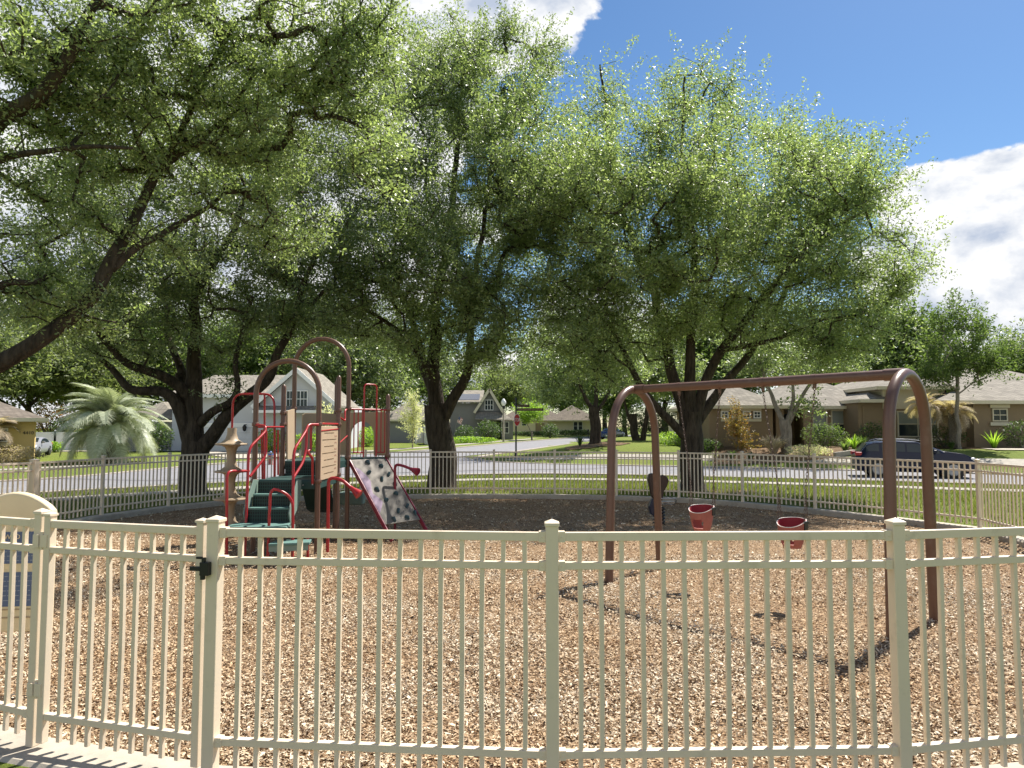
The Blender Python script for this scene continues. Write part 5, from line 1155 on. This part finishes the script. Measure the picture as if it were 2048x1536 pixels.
def grey_house():
    zg = g(-20, 60) - .05; O = Vector((-20, 60, zg)); root = empty('grey_house', O, 0, 'large two-storey pale grey house with a white-trimmed gable, behind the play structure', 'house')
    px = lambda p, d: (p - 1024) / FPX * d
    wl = MB()
    def blk(x0, x1, y0, y1, top): wl.box(Vector(((x0 + x1) / 2, (y0 + y1) / 2, (zg + top) / 2 - .1)) - O, (x1 - x0, y1 - y0, top - zg + .2))
    x0, x1 = px(345, 60), px(540, 60); e2 = W(0, 790, 60).z
    blk(x0, x1, 60, 71, e2); g0, g1 = px(520, 59), px(668, 59); eg = W(0, 806, 59).z; blk(g0, g1, 59.0, 70, eg)
    gx = (px(594, 59)); pk = W(0, 742, 59).z; hw = (g1 - g0) / 2
    wl.prism([Vector((g0, 59.0, eg - .02)) - O, Vector((g1, 59.0, eg - .02)) - O, Vector((gx, 59.0, pk)) - O], (0, 8, 0))
    wl.build('wall', M['stucco_g'], root)
    rf = MB(); rz = W(0, 747, 64).z
    rf.add([Vector(v) - O for v in ((x0 - .5, 59.4, e2), (x1 + .8, 59.4, e2), (x1 + .8, 66, rz), (x0 + 1.0, 66, rz), (x0 - .5, 72, e2), (x1 + .8, 72, e2))], [(0, 1, 2, 3), (3, 2, 5, 4), (0, 3, 4), (1, 5, 2), (0, 4, 5, 1)])
    t = .16
    for s, ex in ((-1, g0 - .5), (1, g1 + .5)):
        k = (pk - eg) / (gx - g0); dz = -.5 * k
        ez = pk + .12 - abs(ex - gx) * (pk + .05 - eg) / (hw)
        a = [Vector((gx, 58.5, pk + .12)) - O, Vector((ex, 58.5, ez)) - O, Vector((ex, 67, ez)) - O, Vector((gx, 67, pk + .12)) - O]
        rf.prism(a, (0, 0, t))
    # lower roofs: garage canopy and right wing
    rf.prism([Vector((px(505, 58), 58.0, W(0, 822, 58).z)) - O, Vector((px(650, 58), 58.0, W(0, 822, 58).z)) - O, Vector((px(650, 58), 59.2, W(0, 812, 59).z)) - O, Vector((px(505, 58), 59.2, W(0, 812, 59).z)) - O], (0, 0, .1))
    rf.build('roof', M['roof3'], root)
    lw = MB(); hip(lw, px(245, 60), px(345, 60), 60.5, 70, W(0, 838, 60).z, .62, .4); rl = MB().add([Vector(v) - O for v in lw.v], lw.f); rl.build('roof', M['roof3'], root)
    wb = MB(); wb.box(Vector(((px(245, 60) + x0) / 2, 65, zg + 1.2)) - O, (x0 - px(245, 60), 8.8, 2.6)); wb.build('wing_wall', M['siding'], root)
    tr = MB(); tr.box(Vector((px(342, 60) - .1, 59.8, e2 - .1)) - O, (1.1, 1.0, .35)); tr.beam(Vector((x0 - .5, 59.36, e2 - .1)) - O, Vector((x1 + .8, 59.36, e2 - .1)) - O, .06, .3)
    for s, ex in ((-1, g0 - .5), (1, g1 + .5)):
        ez = pk + .12 - abs(ex - gx) * (pk + .05 - eg) / (hw); tr.beam(Vector((gx, 58.44, pk + .1)) - O, Vector((ex, 58.44, ez)) - O, .08, .3)
    tr.beam(Vector((px(400, 60), 59.94, W(0, 850, 60).z)) - O, Vector((px(515, 60), 59.94, W(0, 850, 60).z)) - O, .1, .35); tr.beam(Vector((px(505, 58), 57.95, W(0, 823, 58).z)) - O, Vector((px(650, 58), 57.95, W(0, 823, 58).z)) - O, .08, .22)
    tr.build('trim', M['whitetrim'], root)
    q = W(594, 798, 58.98); window(root, q.x, 58.98, q.z, 1.75, 1.35, 'whitetrim', False, 3, True, None, 0, O)
    z1 = W(0, 853, 59.98).z; dr = MB().box(Vector((px(455, 60), 59.96, (zg + z1) / 2)) - O, (4.3, .06, z1 - zg)).build('garage_door', M['garage'], root)
    mb = MB()
    for i in range(1, 4): mb.box(Vector((px(455, 60), 59.925, zg + (z1 - zg) * i / 4)) - O, (4.2, .02, .03))
    mb.build('panel_line', M['stucco_g'], dr)
    for p in (489, 546):
        c = W(p, 856, 59.5) - O; mb = MB().lathe([(.04, -.28), (.14, -.2), (.18, .1), (.05, .3)], c, 8); mb.beam(c + Vector((0, 0, .25)), c + Vector((0, .4, .3)), .05, .05); mb.build('wall_lantern', M['black'], root)
grey_house()
def tan_house():
    zg = g(-13, 82) - .1; O = Vector((-13, 82, zg)); root = empty('tan_house', O, 0, 'low dark-walled house with a broad tan hip roof, left of the middle oak trunk', 'house'); px = lambda p, d: (p - 1024) / FPX * d
    x0, x1 = px(668, 82), px(858, 82); e = W(0, 840, 82).z
    MB().box(Vector(((x0 + x1) / 2, 88, (zg + e) / 2)) - O, (x1 - x0, 12, e - zg)).build('wall', M['siding'], root)
    m = MB(); hip(m, x0, px(760, 82), 84, 94, e, .55); hip(m, px(762, 82), x1 + .5, 82, 92, e + .02, .66); MB().add([Vector(v) - O for v in m.v], m.f).build('roof', M['roof3'], root)
    m = MB(); fascia(m, px(762, 82), x1 + .5, 82, 92, e + .02); MB().add([Vector(v) - O for v in m.v], m.f).build('fascia', M['trim'], root)
    q = W(845, 866, 81.98); window(root, q.x, 81.98, q.z, .9, 1.2, 'whitetrim', False, 1, False, None, 0, O)
tan_house()
def solar_house():
    zg = g(-4, 96) - .1; O = Vector((-4, 96, zg)); root = empty('gabled_house', O, 0, 'grey two-storey house with a steep front gable and solar panels on its roof', 'house'); px = lambda p, d: (p - 1024) / FPX * d
    x0, x1 = px(900, 96), px(1024, 96); z = lambda p: W(0, p, 96).z
    wl = MB().box(Vector(((x0 + px(958, 96)) / 2, 101, (zg + z(806)) / 2)) - O, (px(958, 96) - x0, 9.8, z(806) - zg)).box(Vector(((px(953, 96) + px(1003, 96)) / 2, 100, (zg + z(822)) / 2)) - O, (px(1003, 96) - px(953, 96), 8, z(822) - zg))
    wl.prism([Vector((px(953, 96), 96, z(823))) - O, Vector((px(1003, 96), 96, z(823))) - O, Vector((px(979, 96), 96, z(781))) - O], (0, 8, 0)); wl.box(Vector((px(1010, 96), 99, (zg + z(842)) / 2)) - O, (2.2, 6, z(842) - zg)); wl.build('wall', M['siding'], root)
    rf = MB(); rf.prism([Vector((px(895, 96), 95.3, z(806))) - O, Vector((px(965, 96), 95.3, z(806))) - O, Vector((px(965, 96), 102, z(778))) - O, Vector((px(895, 96), 102, z(778))) - O], (0, 0, .15))
    for a, b in ((979, 949), (979, 1007)):
        rf.prism([Vector((px(a, 96), 95.4, z(779))) - O, Vector((px(b, 96), 95.4, z(826 if b < 979 else 827))) - O, Vector((px(b, 96), 104, z(826 if b < 979 else 827))) - O, Vector((px(a, 96), 104, z(779))) - O], (0, 0, .16))
    rf.prism([Vector((px(950, 94.5), 94.5, z(840))) - O, Vector((px(1024, 94.5), 94.5, z(841))) - O, Vector((px(1006, 96), 96.2, z(824))) - O, Vector((px(952, 96), 96.2, z(823))) - O], (0, 0, .1)); rf.build('roof', M['roof3'], root)
    MB().prism([Vector((px(905, 96), 96.2, z(801))) - O, Vector((px(958, 96), 96.2, z(801))) - O, Vector((px(958, 96), 100.5, z(784))) - O, Vector((px(905, 96), 100.5, z(784))) - O], (0, 0, .12)).build('solar_panel', M['solar'], root)
    tr = MB()
    for a, b in ((979, 949), (979, 1007)): tr.beam(Vector((px(a, 96), 95.34, z(779))) - O, Vector((px(b, 96), 95.34, z(826))) - O, .08, .35)
    tr.build('trim', M['trim'], root)
    q = W(978, 810, 95.98); window(root, q.x, 95.98, q.z, 1.1, 1.35, 'whitetrim', False, 3, False, None, 0, O)
    for p in (1010,): q = W(p, 855, 95.98); window(root, q.x, 95.98, q.z, 1.0, 1.5, 'whitetrim', False, 2, False, None, 0, O)
    fl = empty('flag', W(909, 850, 93), R(-20), 'small striped flag with a dark blue corner hanging on the grey gabled house', 'flag')
    MB().tube([(0, 0, -.7), (.25, 0, .2), (.7, 0, 1.3)], .02, 6).build('pole', M['steel'], fl)
    m = MB(); w_ = MB()
    for i in range(7):
        for k, mm in ((0, m), (.5, w_)): s = (i + k) * .11; mm.prism([Vector((.62 - s * .35 + 0, 0, 1.15 - s)), Vector((.62 - s * .35, 0, 1.15 - s - .055)), Vector((1.15 - s * .35, .1, .72 - s)), Vector((1.15 - s * .35, .1, .77 - s))], (0, .01, 0))
    m.build('stripe', M['red'], fl); w_.build('stripe', M['letter'], fl); MB().prism([Vector((.62, -.01, 1.16)), Vector((.50, -.01, .80)), Vector((.74, -.01, .60)), Vector((.88, -.01, .95))], (0, .012, 0)).build('canton', M['blue'], fl)
solar_house()
def cream_house():
    zg = g(5, 126) - .1; O = Vector((5, 126, zg)); root = empty('cream_house', O, 0, 'long low cream house with brown hip roofs at the far end of the street', 'house'); px = lambda p, d: (p - 1024) / FPX * d
    z = lambda p: W(0, p, 126).z; e = z(841)
    MB().box(Vector(((px(1018, 126) + px(1190, 126)) / 2, 132, (zg + e) / 2)) - O, (px(1190, 126) - px(1018, 126), 11, e - zg)).build('wall', M['stucco_c'], root)
    m = MB(); hip(m, px(1000, 126), px(1130, 126), 126.5, 141, e, .62); hip(m, px(1100, 126), px(1195, 126), 125.8, 137, e + .03, .6); MB().add([Vector(v) - O for v in m.v], m.f).build('roof', M['roof1'], root)
    m = MB(); fascia(m, px(1100, 126), px(1195, 126), 125.8, 137, e + .03); MB().add([Vector(v) - O for v in m.v], m.f).build('fascia', M['trim'], root)
    for p in (1151, 1161): q = W(p, 852, 126.4); window(root, q.x, 126.45, q.z, .7, 1.5, 'whitetrim', False, 1, False, None, 0, O)
    q = W(1048, 847, 126.4); window(root, q.x, 126.45, q.z, .8, .8, 'whitetrim', False, 1, False, None, 0, O)
    q = W(1080, 858, 126.4); MB().box(Vector((q.x, 126.42, zg + 1.1)) - O, (1.6, .1, 2.2)).build('door', M['stucco_b'], root)
cream_house()
def yellow_house():
    cx, cy = (72 - 1024) / FPX * 42, 42; zg = g(cx, cy) - .05; root = empty('yellow_house', (cx, cy, zg), R(33.5), 'corner of a yellow stucco house with a brown shingle roof at the left edge', 'house')
    e = W(0, 838, 42).z - zg; zz = lambda p: W(0, p, 41.5).z - zg
    MB().box((-7, 5.5, e / 2 - .1), (14, 11, e + .2)).build('wall', M['stucco_y'], root)
    m = MB(); hip(m, -14, 0, 0, 11, e + .03, .42, .6); m.build('roof', M['roof1'], root)
    m = MB(); fascia(m, -14, 0, 0, 11, e + .03, .6, .22); m.build('fascia', M['trim'], root)
    window(root, -1.75, -.02, zz(870), .85, .75, 'whitetrim', True, 1, True, 'trim', 0)
    text_mesh('house_number', '4410', .27, M['darkletter'], root, (-.32, -.03, zz(866)), (R(90), 0, 0), .01)
yellow_house()

# ================================================================ vehicles
def car(name, label, x, y, rz, L, Wd, H, paint_c, suv=True, cat='car'):
    z = g(x, y) + .02; root = empty(name, (x, y, z), rz, label, cat)
    pm = Mat('car_paint_mat', .25, .4).color(paint_c).m
    try: pm.node_tree.nodes['Principled BSDF'].inputs['Coat Weight'].default_value = .0
    except Exception: pass
    hw = Wd / 2
    if suv: top = [(0, .92), (.03, 1.0), (.10, 1.40), (.16, H - .06), (.35, H), (.52, H - .03), (.60, H - .16), (.73, 1.14), (.76, 1.10), (.90, 1.02), (.97, .88), (1, .70)]; belt = [(0, .86), (.1, 1.06), (.5, 1.02), (.73, .98), (.9, .90), (1, .66)]
    else: top = [(0, .80), (.04, .98), (.14, 1.05), (.20, 1.12), (.32, H - .05), (.45, H), (.56, H - .06), (.72, 1.0), (.76, .96), (.93, .84), (1, .62)]; belt = [(0, .76), (.15, .96), (.5, .93), (.72, .90), (.93, .78), (1, .58)]
    S = sorted({round(i / 30, 4) for i in range(31)} | {round(a, 4) for a, _ in top}); ring = []; nS = len(S); vs = []
    for s in S:
        zt = interp(s, top); zb = min(interp(s, belt), zt - .03); e = min(1, min(s, 1 - s) / .06); w = hw * (.86 + .14 * math.sin(math.pi / 2 * e)); X = (s - .5) * L
        cab = clamp((zt - zb) / .5); wt = w * (.96 - .16 * cab); low = .24 + .06 * (1 - e)
        half = [(0, low), (w * .9, low), (w * .98, low + .12), (w, (low + zb) / 2), (w * .985, zb), (wt + (w * .985 - wt) * .1, zt - .05 if cab > .3 else zt - .02), (wt * .9, zt - .01), (0, zt)]
        for yy, zz in half: vs.append((X, -yy, zz))
        for yy, zz in half[-2:0:-1]: vs.append((X, yy, zz))
    n = 14; fs = [(i * n + k, i * n + (k + 1) % n, (i + 1) * n + (k + 1) % n, (i + 1) * n + k) for i in range(nS - 1) for k in range(n)] + [tuple(range(n)), tuple(range((nS - 1) * n, nS * n))]
    MB().add(vs, fs).build('body', pm, root, smooth=True)
    def side(s, f, sg):                # point on the greenhouse side, f 0 belt .. 1 roof
        zt = interp(s, top); zb = interp(s, belt); w = hw * .985; cab = clamp((zt - zb) / .5); wt = hw * (.96 - .16 * cab); wtop = wt + (w - wt) * .1
        return Vector(((s - .5) * L, sg * ((w + (wtop - w) * f) + .008), zb + (zt - .05 - zb) * f))
    wins = [(.09, .20), (.225, .42), (.435, .60), (.61, .70)] if suv else [(.24, .42), (.435, .60), (.61, .68)]
    for sg in (-1, 1):
        for a, b in wins:
            pts = [side(a + (b - a) * i / 5, .10, sg) for i in range(6)] + [side(a + (b - a) * i / 5, .88, sg) for i in range(5, -1, -1)]
            MB().prism(pts, (0, sg * .008, 0)).build('side_window', M['glass'], root)
    def glass(s0, s1, name):
        z0, z1 = interp(s0, top), interp(s1, top); w0, w1 = hw * .78, hw * .68
        if z0 > z1: w0, w1 = w1, w0
        d = .012; MB().prism([Vector(((s0 - .5) * L, -w0, z0 + d)), Vector(((s0 - .5) * L, w0, z0 + d)), Vector(((s1 - .5) * L, w1, z1 + d)), Vector(((s1 - .5) * L, -w1, z1 + d))], (0, 0, .006)).build(name, M['glass'], root)
    if suv: glass(.61, .725, 'windscreen'); glass(.035, .10, 'rear_window')
    else: glass(.57, .71, 'windscreen'); glass(.20, .31, 'rear_window')
    for s in (.19, .81):
        for sg in (-1, 1):
            c = Vector(((s - .5) * L, sg * (hw - .11), .345)); Mx = Matrix.Rotation(R(90), 3, 'X')
            MB().lathe([(.405, -.10), (.405, .118)], c, 28, Mx).build('wheel_arch', M['black'], root)
            wh = MB().lathe([(.21, -.12), (.33, -.12), (.345, -.09), (.345, .09), (.33, .122), (.21, .122)], c + Vector((0, sg * .012, 0)), 28, Mx).build('wheel', M['black'], root, smooth=True)
            rm = MB().lathe([(.235, -.03), (.235, .03), (.20, .035), (.05, .02)], c + Vector((0, sg * .118, 0)), 24, Mx)
            for k in range(5): an = k * 1.2566; q = Vector((math.cos(an), 0, math.sin(an))); rm.beam(c + Vector((0, sg * .15, 0)) + q * .03, c + Vector((0, sg * .15, 0)) + q * .215, .03, .05, up=(0, 1, 0))
            rm.build('rim', M['steel'], wh, smooth=False)
    red = M['red']
    for sg in (-1, 1):
        MB().box((-L / 2 + .12, sg * hw * .84, .97 if suv else .84), (.28, .24, .15)).build('tail_light', red, root, bevel=.04)
        MB().box((L / 2 - .22, sg * hw * .78, .80 if suv else .68), (.34, .30, .13)).build('headlight', M['white'], root, bevel=.05)
        MB().box(((.66 - .5) * L, sg * (hw + .09), 1.10 if suv else 1.0), (.14, .18, .13)).build('mirror', pm, root, bevel=.03)
        if suv: MB().tube([((.16 - .5) * L, sg * hw * .74, H - .03), ((.22 - .5) * L, sg * hw * .74, H + .04), ((.45 - .5) * L, sg * hw * .74, H + .05), ((.55 - .5) * L, sg * hw * .74, H)], .018, 8).build('roof_rail', M['steel'], root)
    MB().box((L / 2 - .03, 0, .42), (.1, Wd * .7, .22)).build('grille', M['black'], root, bevel=.02)
    return root
car('parked_car', 'dark navy station-wagon style SUV parked at the far kerb, facing right', 17.0, 30.4, R(-19), 4.45, 1.8, 1.54, (.003, .006, .028))
car('parked_car', 'blue saloon parked far away at the end of the street, half hidden by a trunk', 13.0, 92, R(60), 4.6, 1.8, 1.42, (.02, .05, .14), False)
car('parked_car', 'silver car whose nose shows past the yellow house corner', W(66, 910, 50).x - .9, 51, R(-70), 4.5, 1.8, 1.35, (.26, .27, .31), False)
# ================================================================ street furniture
def stop_sign():
    d = 46; b = W(1032, 915, d); zg = g(b.x, d); root = empty('stop_sign', (b.x, d, zg), 0, 'red octagonal stop sign on a black pole with two street name blades', 'traffic sign')
    H = W(1030, 800, d).z - zg
    MB().tube([(0, 0, -.1), (0, 0, H)], .055, 12).lathe([(.10, 0), (.10, .35), (.075, .45), (.06, .5)], (0, 0, 0), 12).lathe([(.07, 0), (.08, .06), (.02, .16)], (0, 0, H), 10).build('pole', M['black'], root, smooth=True)
    zc = W(1030, 840, d).z - zg; rot = R(60); f = MB(); r = .42
    Mz = Matrix.Rotation(rot, 3, 'Z'); oc = lambda k, y: [Mz @ Vector((k * math.cos(R(22.5 + 45 * i)), y, k * math.sin(R(22.5 + 45 * i)))) + Vector((0, 0, zc)) for i in range(8)]
    pl = MB().prism(oc(r, -.075), Mz @ Vector((0, .012, 0))).build('sign_plate', M['letter'], root)
    MB().prism(oc(r * .93, -.080), Mz @ Vector((0, .004, 0))).build('red_face', simple('stop_red_mat', (.42, .012, .02), .4), pl)
    t = text_mesh('lettering', 'STOP', .33, M['letter'], pl, Mz @ Vector((0, -.083, 0)) + Vector((0, 0, zc)), (R(90), 0, rot))
    for py, w, a, nm in ((811, 1.5, R(55), 0), (819, 1.75, R(8), 1)):
        z = W(1030, py, d).z - zg; q = Matrix.Rotation(a, 3, 'Z'); c = q @ Vector((w / 2 + .06, 0, 0)) + Vector((0, 0, z)); o = MB().box(c, (w, .03, .17), rz=a).build('name_blade', M['black'], root)
        MB().box(c + q @ Vector((0, -.018, 0)), (w * .9, .005, .11), rz=a).build('blade_face', M['bed'], o)
    MB().tube(smooth_pts([(.1, 0, W(0, 807, d).z - zg), (.2, 0, W(0, 807, d).z - zg + .08), (.33, 0, W(0, 806, d).z - zg)]), .015, 6).build('scroll', M['black'], root)
stop_sign()
def street_lamp():
    d = 86; b = W(1007, 882, d); zg = g(b.x, d); root = empty('street_lamp', (b.x, d, zg), 0, 'grey street lamp with a white acorn globe on the far verge', 'street lamp')
    zt = W(1007, 812, d).z - zg; MB().tube([(0, 0, -.1), (0, 0, zt - .3)], [.14, .09], 10).build('pole', M['concrete'], root, smooth=True)
    MB().lathe([(.09, zt - .35), (.16, zt - .25), (.17, zt), (.12, zt + .02)], n=12).build('collar', M['black'], root)
    MB().lathe([(.16, zt + .02), (.32, zt + .3), (.30, zt + .55), (.16, zt + .78), (.05, zt + .9)], n=14).build('globe', M['white'], root, smooth=True)
street_lamp()
def hydrant():
    d = 40; p = W(541, 920, d); zg = g(p.x, d); root = empty('fire_hydrant', (p.x, d, zg), 0, 'fire hydrant with a blue cap at the left verge across the road', 'fire hydrant')
    MB().lathe([(.17, 0), (.17, .05), (.12, .06), (.12, .5), (.15, .52), (.15, .56)], n=14).build('barrel', M['bucket'], root, smooth=True)
    MB().lathe([(.15, .56), (.14, .64), (.08, .72), (.03, .78)], n=14).build('bonnet', simple('hydrant_blue_mat', (.05, .13, .40), .4), root, smooth=True)
    for s in (-1, 1): MB().tube([(s * .1, 0, .42), (s * .2, 0, .42)], .06, 10).build('nozzle', M['steel'], root)
hydrant()
def mailbox(px, d, label):
    x = (px - 1024) / FPX * d; root = empty('mailbox', gv(x, d), 0, label, 'mailbox', 'mailboxes along the street')
    MB().box((0, 0, .55), (.1, .1, 1.1)).build('post', M['black'], root); MB().prism([Vector((.11 * math.cos(a), -.25, 1.2 + .11 * max(0, math.sin(a)) - (.09 if math.sin(a) < -.01 else 0))) for a in [i * math.pi / 8 for i in range(9)] + [math.pi + .01 + .01, 2 * math.pi - .02]], (0, .5, 0)).build('box', M['black'], root)
mailbox(1176, 101, 'black mailbox on a post beside the far street, left of the corner oak')
def vinyl_fence(name, label, pts, h, mat='white', step=2.4, cat='fence'):
    root = empty(name, gv(*pts[0]), 0, label, cat); O = Vector(root.location)
    for (xa, ya), (xb, yb) in zip(pts, pts[1:]):
        L = math.hypot(xb - xa, yb - ya); k = max(1, int(round(L / step))); pan = MB(); po = MB()
        for i in range(k):
            p = gv(xa + (xb - xa) * i / k, ya + (yb - ya) * i / k) - O; q = gv(xa + (xb - xa) * (i + 1) / k, ya + (yb - ya) * (i + 1) / k) - O
            MB().beam(p + Vector((0, 0, h / 2 + .03)), q + Vector((0, 0, h / 2 + .03)), .04, h - .1).build('panel', M[mat], root)
            MB().beam(p + Vector((0, 0, h - .08)), q + Vector((0, 0, h - .08)), .075, .12).beam(p + Vector((0, 0, .12)), q + Vector((0, 0, .12)), .075, .12).build('rail', M[mat], root)
            MB().box(p + Vector((0, 0, h / 2)), (.14, .14, h + .12)).lathe([(.12, 0), (.10, .04), (.02, .1)], p + Vector((0, 0, h + .06)), 4).build('post', M[mat], root)
        MB().box(q + Vector((0, 0, h / 2)), (.14, .14, h + .12)).build('post', M[mat], root)
vinyl_fence('vinyl_fence', 'tall white vinyl privacy fence between the yellow house and the pale grey house', [(-43.5, 57), (-38.5, 60), (-32.6, 61)], 1.6)
vinyl_fence('vinyl_fence', 'short white vinyl fence piece at the left end of the tan-roofed house', [(W(832, 870, 78).x, 78), (W(848, 870, 79).x, 79), (W(858, 870, 74).x, 74)], 1.8, step=1.3)
vinyl_fence('vinyl_fence', 'cream fence at the left corner of the brown house', [(W(1340, 860, 47).x, 47), (W(1418, 860, 46).x, 46)], 1.7, 'trim')
# ================================================================ garden plants
G = lambda px, d: (px - 1024) / FPX * d
H_ = 'clipped shrubs before the far houses'
shrub('shrub', 'big dark rounded shrub before the grey gabled house', G(978, 90), 90, 1.7, 1.4, 2.6, M['hedge'], 1800, .12, H_, seed=1)
shrub('shrub', 'rounded green shrub just right of the middle oak trunk', G(930, 84), 84, 1.2, 1.1, 2.0, M['hedge'], 1400, .11, H_, seed=2)
shrub('shrub', 'umbrella-clipped dark shrub before the cream house', G(1100, 104), 104, 1.4, 1.2, 2.1, M['hedge'], 1400, .12, H_, seed=3)
shrub('hedge', 'low clipped hedge under the cream house windows', G(1155, 122), 122, 4.2, .6, 1.0, M['hedge'], 2400, .13, cat='hedge', seed=4)
shrub('hedge', 'long low flower bed hedge below the cream house door', G(1060, 118), 118, 4.5, .7, .8, M['hedge'], 2000, .13, cat='hedge', seed=5)
shrub('hedge', 'low light green bed along the front of the grey gabled house', G(938, 80), 80, 3.4, .8, .8, M['lime'], 2000, .10, cat='hedge', seed=6)
shrub('shrub', 'bright yellow-green bush seen through the play structure panels', G(735, 70), 70, 2.2, 1.5, 1.9, M['lime'], 2600, .10, seed=7)
shrub('shrub', 'lime bush behind the lower rail of the play structure', G(618, 56), 56, 1.6, 1.0, 1.6, M['lime'], 2000, .09, seed=8)
shrub('shrub', 'yellow-green bush by the garage of the pale grey house', G(543, 57), 57, 1.4, 1.0, 1.9, M['lime'], 2000, .09, seed=9)
shrub('flowering_shrub', 'pale blossoming bush before the pale grey house gable', G(652, 57.5), 57.5, 1.3, .9, 3.9, M['blossom'], 1500, .10, seed=10)
shrub('shrub', 'tall green and orange bush right of the yellow house', G(104, 67), 67, 2.4, 1.6, 4.2, M['orange'], 3200, .12, seed=11)
shrub('shrub', 'dark green bush behind the white vinyl fence', G(150, 66), 66, 2.6, 1.5, 3.0, M['hedge'], 2500, .13, seed=12)
shrub('shrub', 'dark bush behind the right side of the palm', G(300, 56), 57, 1.4, 1.2, 2.6, M['hedge'], 1800, .11, seed=13)
shrub('shrub', 'clipped light green bush left of the right-hand oak trunk', G(1350, 46), 46, 1.3, 1.0, .95, M['lime'], 2200, .06, seed=14)
shrub('shrub', 'dark green bush at the foot of the brown house left corner', G(1408, 42), 42, 1.1, .8, .8, M['hedge'], 1600, .06, seed=15)
shrub('hedge', 'tall hedge closing the side street between the trunks', G(1310, 84), 84, 6.0, 1.5, 3.0, M['bgleaf2'], 5000, .15, cat='hedge', seed=16)
shrub('shrub', 'sprawling green shrub under the double windows of the brown house', G(1655, 41), 41.5, 1.3, .7, 1.5, M['bgleaf'], 2200, .06, seed=17)
shrub('shrub', 'low pale-edged shrub in the bed by the brown house entry', G(1615, 38.6), 38.6, 1.3, .6, .7, M['blossom'], 1800, .05, seed=18)
shrub('shrub', 'dark shrub at the brown house wall, left of the parked SUV roof', G(1752, 41.5), 41.8, 1.1, .7, 1.5, M['hedge'], 1600, .06, seed=19)
shrub('shrub', 'dark shrub at the foot of the slim young tree', G(1886, 41), 41, 1.4, .6, 1.3, M['hedge'], 1600, .06, seed=20)
shrub('shrub', 'dark shrub at the right corner of the brown house', G(2040, 40), 40, 1.2, .7, 1.6, M['hedge'], 1600, .06, seed=21)
shrub('shrub', 'wispy brown-green shrub along the yellow house wall', G(20, 40.5), 40.4, 2.2, .7, 1.1, M['dry'], 2600, .06, seed=22, up=0)
shrub('shrub', 'small light green bush at the white vinyl fence', G(112, 57), 57.0, .8, .5, .9, M['lime'], 900, .08, seed=23)
spiky('ornamental_grass', 'cream-pink clump of ornamental grass left of the grey-trunked oak', G(1540, 40), 39.6, 1.25, 420, M['tan_reed'], 1, w=.018, spread=.9)
Sg = 'strappy green plants in the flower bed of the brown house'
for i, (px, d, h, mt, lab) in enumerate(((1462, 39.6, .6, 'bgleaf', 'strappy green clump below the rusty conifer'), (1500, 39.2, .5, 'hedge', 'dark strappy clump right of the rusty conifer'), (1688, 38.8, .75, 'bgleaf', 'broad strappy clump at the step of the brown house path'), (1705, 39.8, .9, 'lime', 'lime banana-leaved plant near the double windows'),
                                        (1985, 39.6, 1.1, 'lime', 'upright lime-leaved plant below the small right window'), (1900, 39, .5, 'hedge', 'dark tuft in front of the slim young tree'), (1430, 40, .5, 'blossom', 'pale low clump at the left end of the flower bed'), (1720, 40.6, .8, 'hedge', 'dark strappy plant behind the parked SUV tail'))):
    spiky('bedding_plant', lab, G(px, d), d, h, 60, M[mt], i + 3, Sg, w=.035, spread=.8)
spiky('bedding_plant', 'thin reedy plant on the mulch mound at the foot of the corner oak', G(1158, 49), 48.6, .9, 40, M['hedge'], 30, w=.03, spread=.8)
spiky('bedding_plant', 'dark tuft right of the corner oak trunk', G(1222, 49), 49, .9, 60, M['hedge'], 31, w=.05, spread=.9)
def bed(name, label, pts, step=1.0):
    o = poly_sheet(name, pts, M['bed'], .035, 'structure', step); return o
bed('mulch_bed', '', [(G(1130, 46), 46), (G(1180, 45.4), 45.4), (G(1240, 46), 46), (G(1262, 51), 51), (G(1190, 55), 55), (G(1130, 52), 52)])
bed('mulch_bed', '', [(G(1425, 38.6), 38.6), (G(1540, 38), 38), (G(1640, 37.8), 37.8), (G(1700, 38.4), 38.4), (G(1720, 42.9), 42.9), (G(1610, 44.9), 44.9), (G(1560, 43.4), 43.4), (G(1420, 43.4), 43.4)])
bed('mulch_bed', '', [(G(1730, 40), 40), (G(1880, 39.4), 39.4), (G(2050, 39), 39), (G(2100, 41.4), 41.4), (G(1950, 41.4), 41.4), (G(1900, 42.9), 42.9), (G(1725, 42.9), 42.9)])
# low retaining wall beside the path of the brown house
tag(MB().beam(gv(G(1668, 38), 38.1, .12), gv(G(1712, 38), 38.3, .12), .25, .26).build('low_wall', M['walk'], bevel=.02), 'low block edging wall beside the brown house path', 'wall')

# bare shaded ground with fallen leaves under the three oaks
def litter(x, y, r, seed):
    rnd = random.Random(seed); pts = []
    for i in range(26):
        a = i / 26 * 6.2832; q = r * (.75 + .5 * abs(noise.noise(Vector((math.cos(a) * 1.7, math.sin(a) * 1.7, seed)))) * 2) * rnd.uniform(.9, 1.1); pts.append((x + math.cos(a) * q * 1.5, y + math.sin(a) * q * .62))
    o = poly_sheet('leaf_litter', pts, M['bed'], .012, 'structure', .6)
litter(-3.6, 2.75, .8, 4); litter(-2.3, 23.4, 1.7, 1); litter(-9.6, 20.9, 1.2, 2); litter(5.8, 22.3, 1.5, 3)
